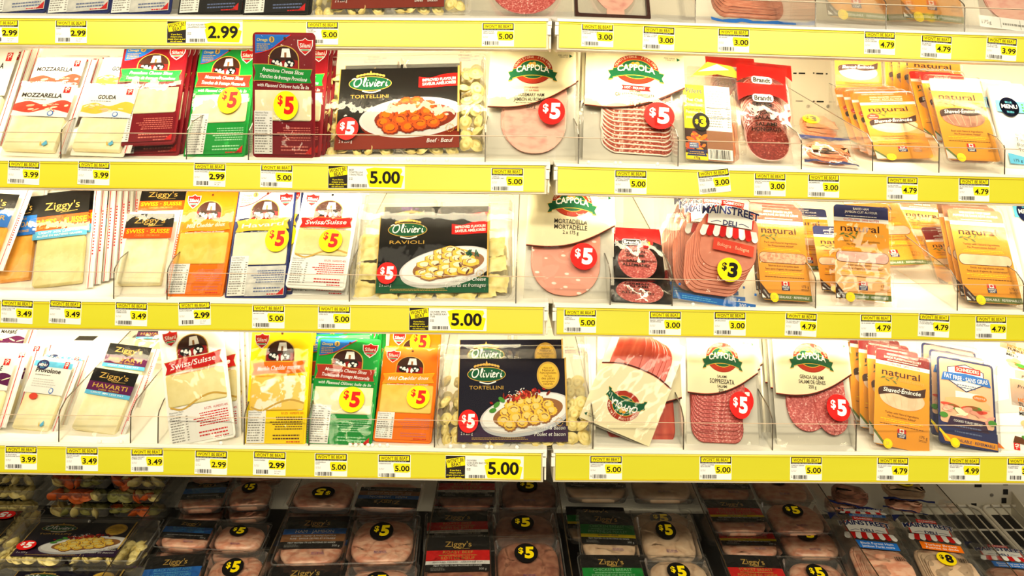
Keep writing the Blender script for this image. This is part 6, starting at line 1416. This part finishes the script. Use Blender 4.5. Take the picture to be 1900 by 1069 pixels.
for x0, lb in ((1514, 'left'), (1652, 'right')):
    a_ = nat('pill', f'amber meat pack on top shelf, {lb} of the two', [(x0, 44 + (x0 - 1514) * 0.03), (x0 + 126, 46 + (x0 - 1514) * 0.03), (x0 + 2, -150), (x0 + 122, -150)], 0, win=CHICK)
P = Pk('sliced_meat_pack', 'pale ham tray at the right edge of the top shelf', 'cold cuts', [(1798, 54), (1924, 57), (1806, -110), (1928, -110)], (122, 170), 0)
tray(P, 122, 170, [(8, 8, 114, 150)], 16, 0); slices(P, 3, 22, 26, 104, 110, 38, 2, HAM, -11, 2, 0.5, 0, 2.4)
a = Art(); a.rect(4, 2, 118, 22, 'white', 1); a.txt('175g', 8, 8, 6, 'ink', 2, 'l', w=16); a.micro(44, 8, 110, 14, 1, 'grey', 2, 4, 0.6); a.rect(40, 4, 40.8, 20, 'grey', 2); a.rect(74, 4, 74.8, 20, 'grey', 2); a.build('label', P, 0.8); solid(P, 'lid', 3, 3, 119, 167, 9, [(0, 0.4), (0.8, 1.6), (2.5, 2.4)], RIGID, cap0=False)

# ------------------------------------------------------------------ the well below the shelves
WIRE = noise_mat('white_coated_wire', (214, 206, 188), (226, 218, 202), 40, rough=0.35)
PAN = noise_mat('dark_case_pan', (30, 27, 24), (44, 40, 36), 8, rough=0.7)
for m, nm in ((ML, 'left'), (MR, 'right')):
    x0, x1 = XR[m]; D = WALL_Y - 0.002
    tag(local('floor_pan_' + nm, m, prism_x([(-0.25, deck(m, 4, -0.25) - 0.035), (D, deck(m, 4, D) - 0.035), (D, deck(m, 4, D) - 0.045), (-0.25, deck(m, 4, -0.25) - 0.045)], x0, x1), PAN), kind='structure')
def rack(m, x0, x1, y0, y1, lab):
    r_ = 0.004
    def q(x, y, dz=0.0): return (x, y, deck(m, 4, y) - 0.006 + dz)
    c = 0.02; loop = []
    for cx, cy, a0 in ((x1 - c, y0 + c, -90), (x1 - c, y1 - c, 0), (x0 + c, y1 - c, 90), (x0 + c, y0 + c, 180)):
        for i in range(5): t = math.radians(a0 + 22.5 * i); loop.append(q(cx + c * math.cos(t), cy + c * math.sin(t)))
    root = tag(empty('wire_rack', m.mat()), lab, 'rack', 'white wire racks')
    local('rack_frame', m, tube_vf(loop + loop[:1], r_, 8), WIRE, root, smooth=True)
    n = max(3, int((x1 - x0) / 0.022)); vfs = []
    for i in range(1, n): x = x0 + (x1 - x0) * i / n; local('rod', m, tube_vf([q(x, y0 + 0.002, 0.004), q(x, y1 - 0.002, 0.004)], 0.0017, 6), WIRE, root, smooth=True)
    local('cross_wire', m, tube_vf([q(x0, (y0 + y1) / 2), q(x1, (y0 + y1) / 2)], 0.0025, 6), WIRE, root, smooth=True)
xr = MR.loc(hit(1822, 942, MR.pt(0, 0.5, deck(MR, 4, 0.5)), MR.ey * -0.47 + Vector((0, 0, 1)))).x
for i, (xa, xb, lb) in enumerate(((xr - 0.22, xr - 0.005, 'left of the slotted upright'), (xr + 0.005, xr + 0.22, 'cut by the right edge'))):
    rack(MR, xa, xb, 0.345, 0.515, f'white wire rack at the back of the well, {lb}'); rack(MR, xa, xb, 0.165, 0.335, f'white wire rack nearer the front of the well, {lb}')

def well_divider(m, px, lab):
    n = m.ey * -0.47 + Vector((0, 0, 1)); hgt = 0.12
    p = m.loc(hit(px, 1069, m.pt(0, 0.1, deck(m, 4, 0.1, hgt)), n)); x = p.x; y0, y1 = -0.04, 0.525; e = 0.001
    prof = [(y0, deck(m, 4, y0)), (y1, deck(m, 4, y1)), (y1, deck(m, 4, y1, hgt)), (y0, deck(m, 4, y0, hgt))]
    r = tag(local('shelf_divider', m, prism_x(prof, x - e, x + e), ACRYL), 'clear acrylic well divider ' + lab, 'divider', 'clear well dividers')
    z0, z1 = prof[3][1], prof[2][1]
    local('cut_edge', m, prism_x([(y0, z0), (y1, z1), (y1, z1 + 0.0009), (y0, z0 + 0.0009)], x - e, x + e), EDGE_DARK, r)
for m, px, lb in ((ML, 190, 'between the pasta trays and the black forest ham'), (ML, 480, 'between the two columns of ham'), (ML, 781, 'between the ham and the roast beef'), (MR, 1062, 'between the roast beef and the chicken'), (MR, 1355, 'between the chicken and the turkey'), (MR, 1630, 'between the turkey and the white awning bags'), (MR, 1888, 'left of the empty wire rack')): well_divider(m, px, lb)
# bracket plate hooked into the upright at the right
p = MR.at(1869, 912, WALL_Y - 0.004)
b = local('shelf_bracket', MR, prism_x([(WALL_Y - 0.002, p.z), (WALL_Y - 0.002, p.z - 0.10), (WALL_Y - 0.16, p.z - 0.16), (WALL_Y - 0.16, p.z - 0.105)], p.x + 0.012, p.x + 0.015), CREAM_PAINT); tag(b, 'cream bracket plate hooked on the upright above the empty rack', 'bracket')
local('bracket_slot', MR, box_vf(p.x + 0.0112, WALL_Y - 0.075, p.z - 0.095, p.x + 0.0122, WALL_Y - 0.06, p.z - 0.055), SLOT, b)

# trays of pasta lying in the well
def oliw(kind, lab, c, lift, lean=66, **k):
    P = Pk('pasta_tray', lab, 'pasta', c, (322, 186), 4, lean=lean, lift=lift, group='pasta trays lying in the well', **k); return olivieri(P, kind)
oliw('bacon', 'chicken and bacon tortellini tray lying face up in the well', [(-28, 1037), (255, 1042), (47, 959), (305, 962)], 0.10)
oliw('bacon', 'chicken and bacon tortellini tray lying below, cut by the bottom edge', [(-62, 1128), (236, 1134), (2, 1048), (282, 1052)], 0.075)
oliw('bacon', 'pasta tray lying under the face up tortellini tray in the well', [(-30, 1050), (256, 1055), (48, 972), (306, 975)], 0.068)
oliw('beef', 'beef tortellini tray lying upside down at left edge of the well', [(86, 946), (-184, 942), (20, 1018), (-262, 1014)], 0.085)
def stackw(px, rows, mats, lab, kx=0.9, s_=0.375):
    for i, py in enumerate(rows):
        P = Pk2('pasta_tray', lab[i], 'pasta', px, py, (322, 186), 4, lean=70, s_=s_, kx=kx, ky=0.78, group='pasta trays lying in the well')
        R = random.Random(int(px) + i); sp = []
        for x in range(22, 306, 26):
            if not 146 < x < 176: sp.append((x + R.uniform(-4, 4), 16 + R.uniform(-2, 4), -14 + R.uniform(-4, 4))); sp.append((x + R.uniform(-5, 9), 38 + R.uniform(-4, 4), -9 + R.uniform(-6, 2)))
        tray(P, 322, 186, [(6, 5, 158, 178), (164, 5, 316, 178)], 28, m=FLANGE)
        pasta(P, sp, 'tortellini', mats, int(px) + i * 7 + 50, scale=1.25)
        solid(P, 'label', 46, 30, 270, 160, 1, [(0, 0.2), (0, 1.0)], pm('black', 0.3, 0.4), smooth_=False)
        b = wob(i + 3, 0.8, 0.04, 0.05); sheet(P, 'wrap_film', 1, 1, 321, 185, lambda x, y: 3 + b(x, y), SHRINK, 18, 10)
stackw(198, (866, 891, 917, 944), [PASTA, PASTA_O, PASTA_G], [f'three coloured tortellini tray stacked at the back of well, {q} of pile' for q in ('topmost', 'second', 'third', 'lowest')])
stackw(-44, (858, 884, 910, 938), [PASTA], [f'plain tortellini tray stacked at back left of well, {q} of pile' for q in ('topmost', 'second', 'third', 'lowest')])

def tw(kind, lab, c, lift, lean=66, **k):
    P = Pk('twin_meat_pack', lab, 'cold cuts', c, (262, 118), 4, lean=lean, lift=lift, group='black labelled twin meat packs'); return twin_meat(P, kind, **k)
tw('forest', 'black forest ham twin pack lowest at the bottom edge, blue band', [(240, 1124), (484, 1114), (272, 1031), (502, 1020)], 0.10)
tw('forest', 'black forest ham twin pack tilted on its pile, yellow wavy line', [(282, 1010), (486, 1028), (316, 963), (502, 972)], 0.095, lean=60)
tw('forest', 'black forest ham twin pack, upper of the back pile', [(326, 944), (502, 938), (346, 893), (514, 890)], 0.085)
tw('forest', 'black forest ham twin pack, lower of the back pile', [(328, 968), (498, 962), (348, 912), (512, 908)], 0.052)
tw('forest', 'black forest ham twin pack at the very back under the lowest strip', [(346, 898), (524, 894), (362, 858), (534, 856)], 0.09)
tw('forest', 'black forest ham twin pack buried under the tilted one', [(280, 1040), (480, 1046), (312, 990), (500, 996)], 0.058)
tw('ham', 'honey ham twin pack with blue and brown bands and round black sticker', [(508, 1042), (773, 1050), (527, 957), (779, 957)], 0.11)
tw('ham', 'honey ham twin pack below, cut by the bottom edge', [(476, 1142), (777, 1148), (500, 1046), (774, 1050)], 0.10)
tw('ham', 'honey ham twin pack buried under the front ham pack', [(508, 1066), (776, 1072), (528, 978), (782, 978)], 0.072)
tw('ham', 'honey ham twin pack turned upside down at the back', [(792, 896), (546, 886), (776, 948), (528, 940)], 0.125)
tw('ham', 'honey ham twin pack under the upside down one', [(526, 972), (772, 968), (544, 914), (784, 910)], 0.066)
tw('beef', 'roast beef twin pack with red band, nearest the bottom edge', [(783, 1092), (1052, 1092), (785, 998), (1042, 992)], 0.12)
tw('beef', 'roast beef twin pack with red band, second from the bottom edge', [(787, 1024), (1042, 1020), (786, 952), (1032, 944)], 0.095)
tw('beef', 'dark roast beef twin pack at the back of its column', [(800, 948), (1038, 938), (816, 884), (1040, 878)], 0.085)
tw('beef', 'roast beef twin pack buried behind the front two', [(796, 976), (1036, 972), (806, 912), (1036, 908)], 0.06)
tw('chicken', 'green banded chicken breast twin pack lying flat in mid column', [(1076, 1040), (1302, 1042), (1070, 954), (1288, 952)], 0.11)
tw('chicken', 'green banded chicken breast twin pack at the bottom edge, tilted', [(1080, 1130), (1336, 1118), (1078, 1038), (1312, 1022)], 0.12)
tw('chicken', 'green banded chicken breast twin pack at the back under the strip', [(1046, 928), (1294, 924), (1040, 866), (1278, 864)], 0.10)
tw('chicken', 'green banded chicken breast twin pack buried below the flat one', [(1050, 1006), (1296, 1000), (1046, 944), (1284, 940)], 0.065)
tw('turkey', 'red banded turkey breast twin pack at the bottom edge', [(1362, 1126), (1596, 1120), (1345, 1036), (1556, 1028)], 0.10)
tw('turkey', 'red banded turkey breast twin pack in the middle, sticker in shade', [(1324, 990), (1548, 988), (1302, 930), (1512, 926)], 0.09)
tw('turkey', 'red banded turkey breast twin pack half covered by the middle one', [(1340, 1034), (1576, 1032), (1322, 974), (1540, 972)], 0.07)
tw('turkey', 'red banded turkey breast twin pack at the back under the strip', [(1294, 932), (1508, 928), (1282, 866), (1484, 862)], 0.085)

def deli_bag(P, c, l1, l2, stick=False):
    """zip bag of sliced meat with the red awning, nominal 122 x 190"""
    W, H = 122, 190
    b = wob(int(P.o.x * 400), 2.0, 0.06, 0.06)
    solid(P, 'sliced_meat', 14, 6, W - 10, 112, 26, [(8, -16), (1, -12), (0, -6), (4, -1.5), (14, 1)], CHICK if stick else ROASTHAM, warp=b)
    for i in range(4): solid(P, 'slice', 18 + i * 3, 8 + i * 3, W - 16 + i * 2, 106 - i * 9, 24, [(2, -0.5 + i), (0, 0.2 + i), (1, 1.0 + i)], CHICK if stick else ROASTHAM, warp=b)
    g = dome(0, 0, W, H, 7, 0.4)
    sheet(P, 'bag_film', 0, 0, W, H, lambda x, y: -1 + g(x, y) + b(x, y) * 0.6, WELLFILM, 14, 18)
    a = Art(); deli_logo(a, 62, 142, 1.04, 1)
    a.poly([(30, 96), (104, 94), (104, 112), (30, 115)], c, 9); a.txt(l1, 67, 105.5, 5.4, 'white', 10, w=58); a.txt(l2, 67, 98, 5.4, 'white', 10, w=58)
    a.poly([(2, 166), (20, 186), (2, 184)], 'navy', 1); a.bars(86, 70, 104, 80, 'ink', 9, 4)
    a.build('printed_film', P, 6.4)
    solid(P, 'back_film', 0, 0, W, H, 4, [(0, -17), (0, -16.6)], RIGID, smooth_=False)
    if stick: sticker(P, 64, 74, 17, 'yb', '8', 9.5, 16)
def bag(lab, c, lift, *k, lean=66): P = Pk('deli_bag', lab, 'cold cuts', c, (122, 190), 4, lean=lean, lift=lift, group='white awning meat bags'); deli_bag(P, *k)
bag('clear ham bag with red awning and blue label, left of two', [(1578, 1104), (1702, 1098), (1552, 958), (1668, 958)], 0.10, 'blue', 'Black Forest Ham', 'Jambon Forêt noire')
bag('clear turkey bag with red awning, orange label and yellow sticker', [(1700, 1100), (1826, 1102), (1668, 962), (1782, 965)], 0.10, 'orange', 'Turkey Breast', 'Poitrine de dinde', True)
bag('clear ham bag with red awning lying deep beside the empty rack', [(1842, 1112), (1966, 1112), (1796, 1012), (1904, 1010)], 0.03, 'blue', 'Black Forest Ham', 'Jambon Forêt noire')
bag('clear bag with red awning tucked behind the left bag', [(1560, 990), (1668, 988), (1540, 942), (1648, 942)], 0.06, 'blue', 'Black Forest Ham', 'Jambon Forêt noire')
def flat(lab, c, lift, m, z, *k, W=112, H=90, lean=60, **kw): P = Pk('zip_meat_bag', lab, 'cold cuts', c, (W, H), 4, lean=lean, lift=lift, group='zip bags lying at the back of the well'); flat_pack(P, W, H, m, z, *k)
flat('pale zip bag with yellow sticker and navy zip at back of well', [(1638, 928), (1728, 930), (1630, 884), (1712, 886)], 0.09, CHICK, 'navy', (60, 58, 20, 'yb', '8', 8, 14))
flat('pink zip bag with navy zip under the stickered bag', [(1640, 946), (1706, 948), (1640, 920), (1722, 922)], 0.06, ROASTHAM, 'navy')
flat('dark pink zip bag tilted steeply behind the divider, upper one', [(1546, 930), (1622, 950), (1530, 884), (1612, 904)], 0.09, BEEF, 'navy')
flat('dark pink zip bag tilted behind the divider, lower one', [(1536, 948), (1600, 966), (1516, 908), (1586, 926)], 0.06, ROASTHAM, 'navy')

bpy.data.objects.remove(_to); bpy.data.curves.remove(_tc)
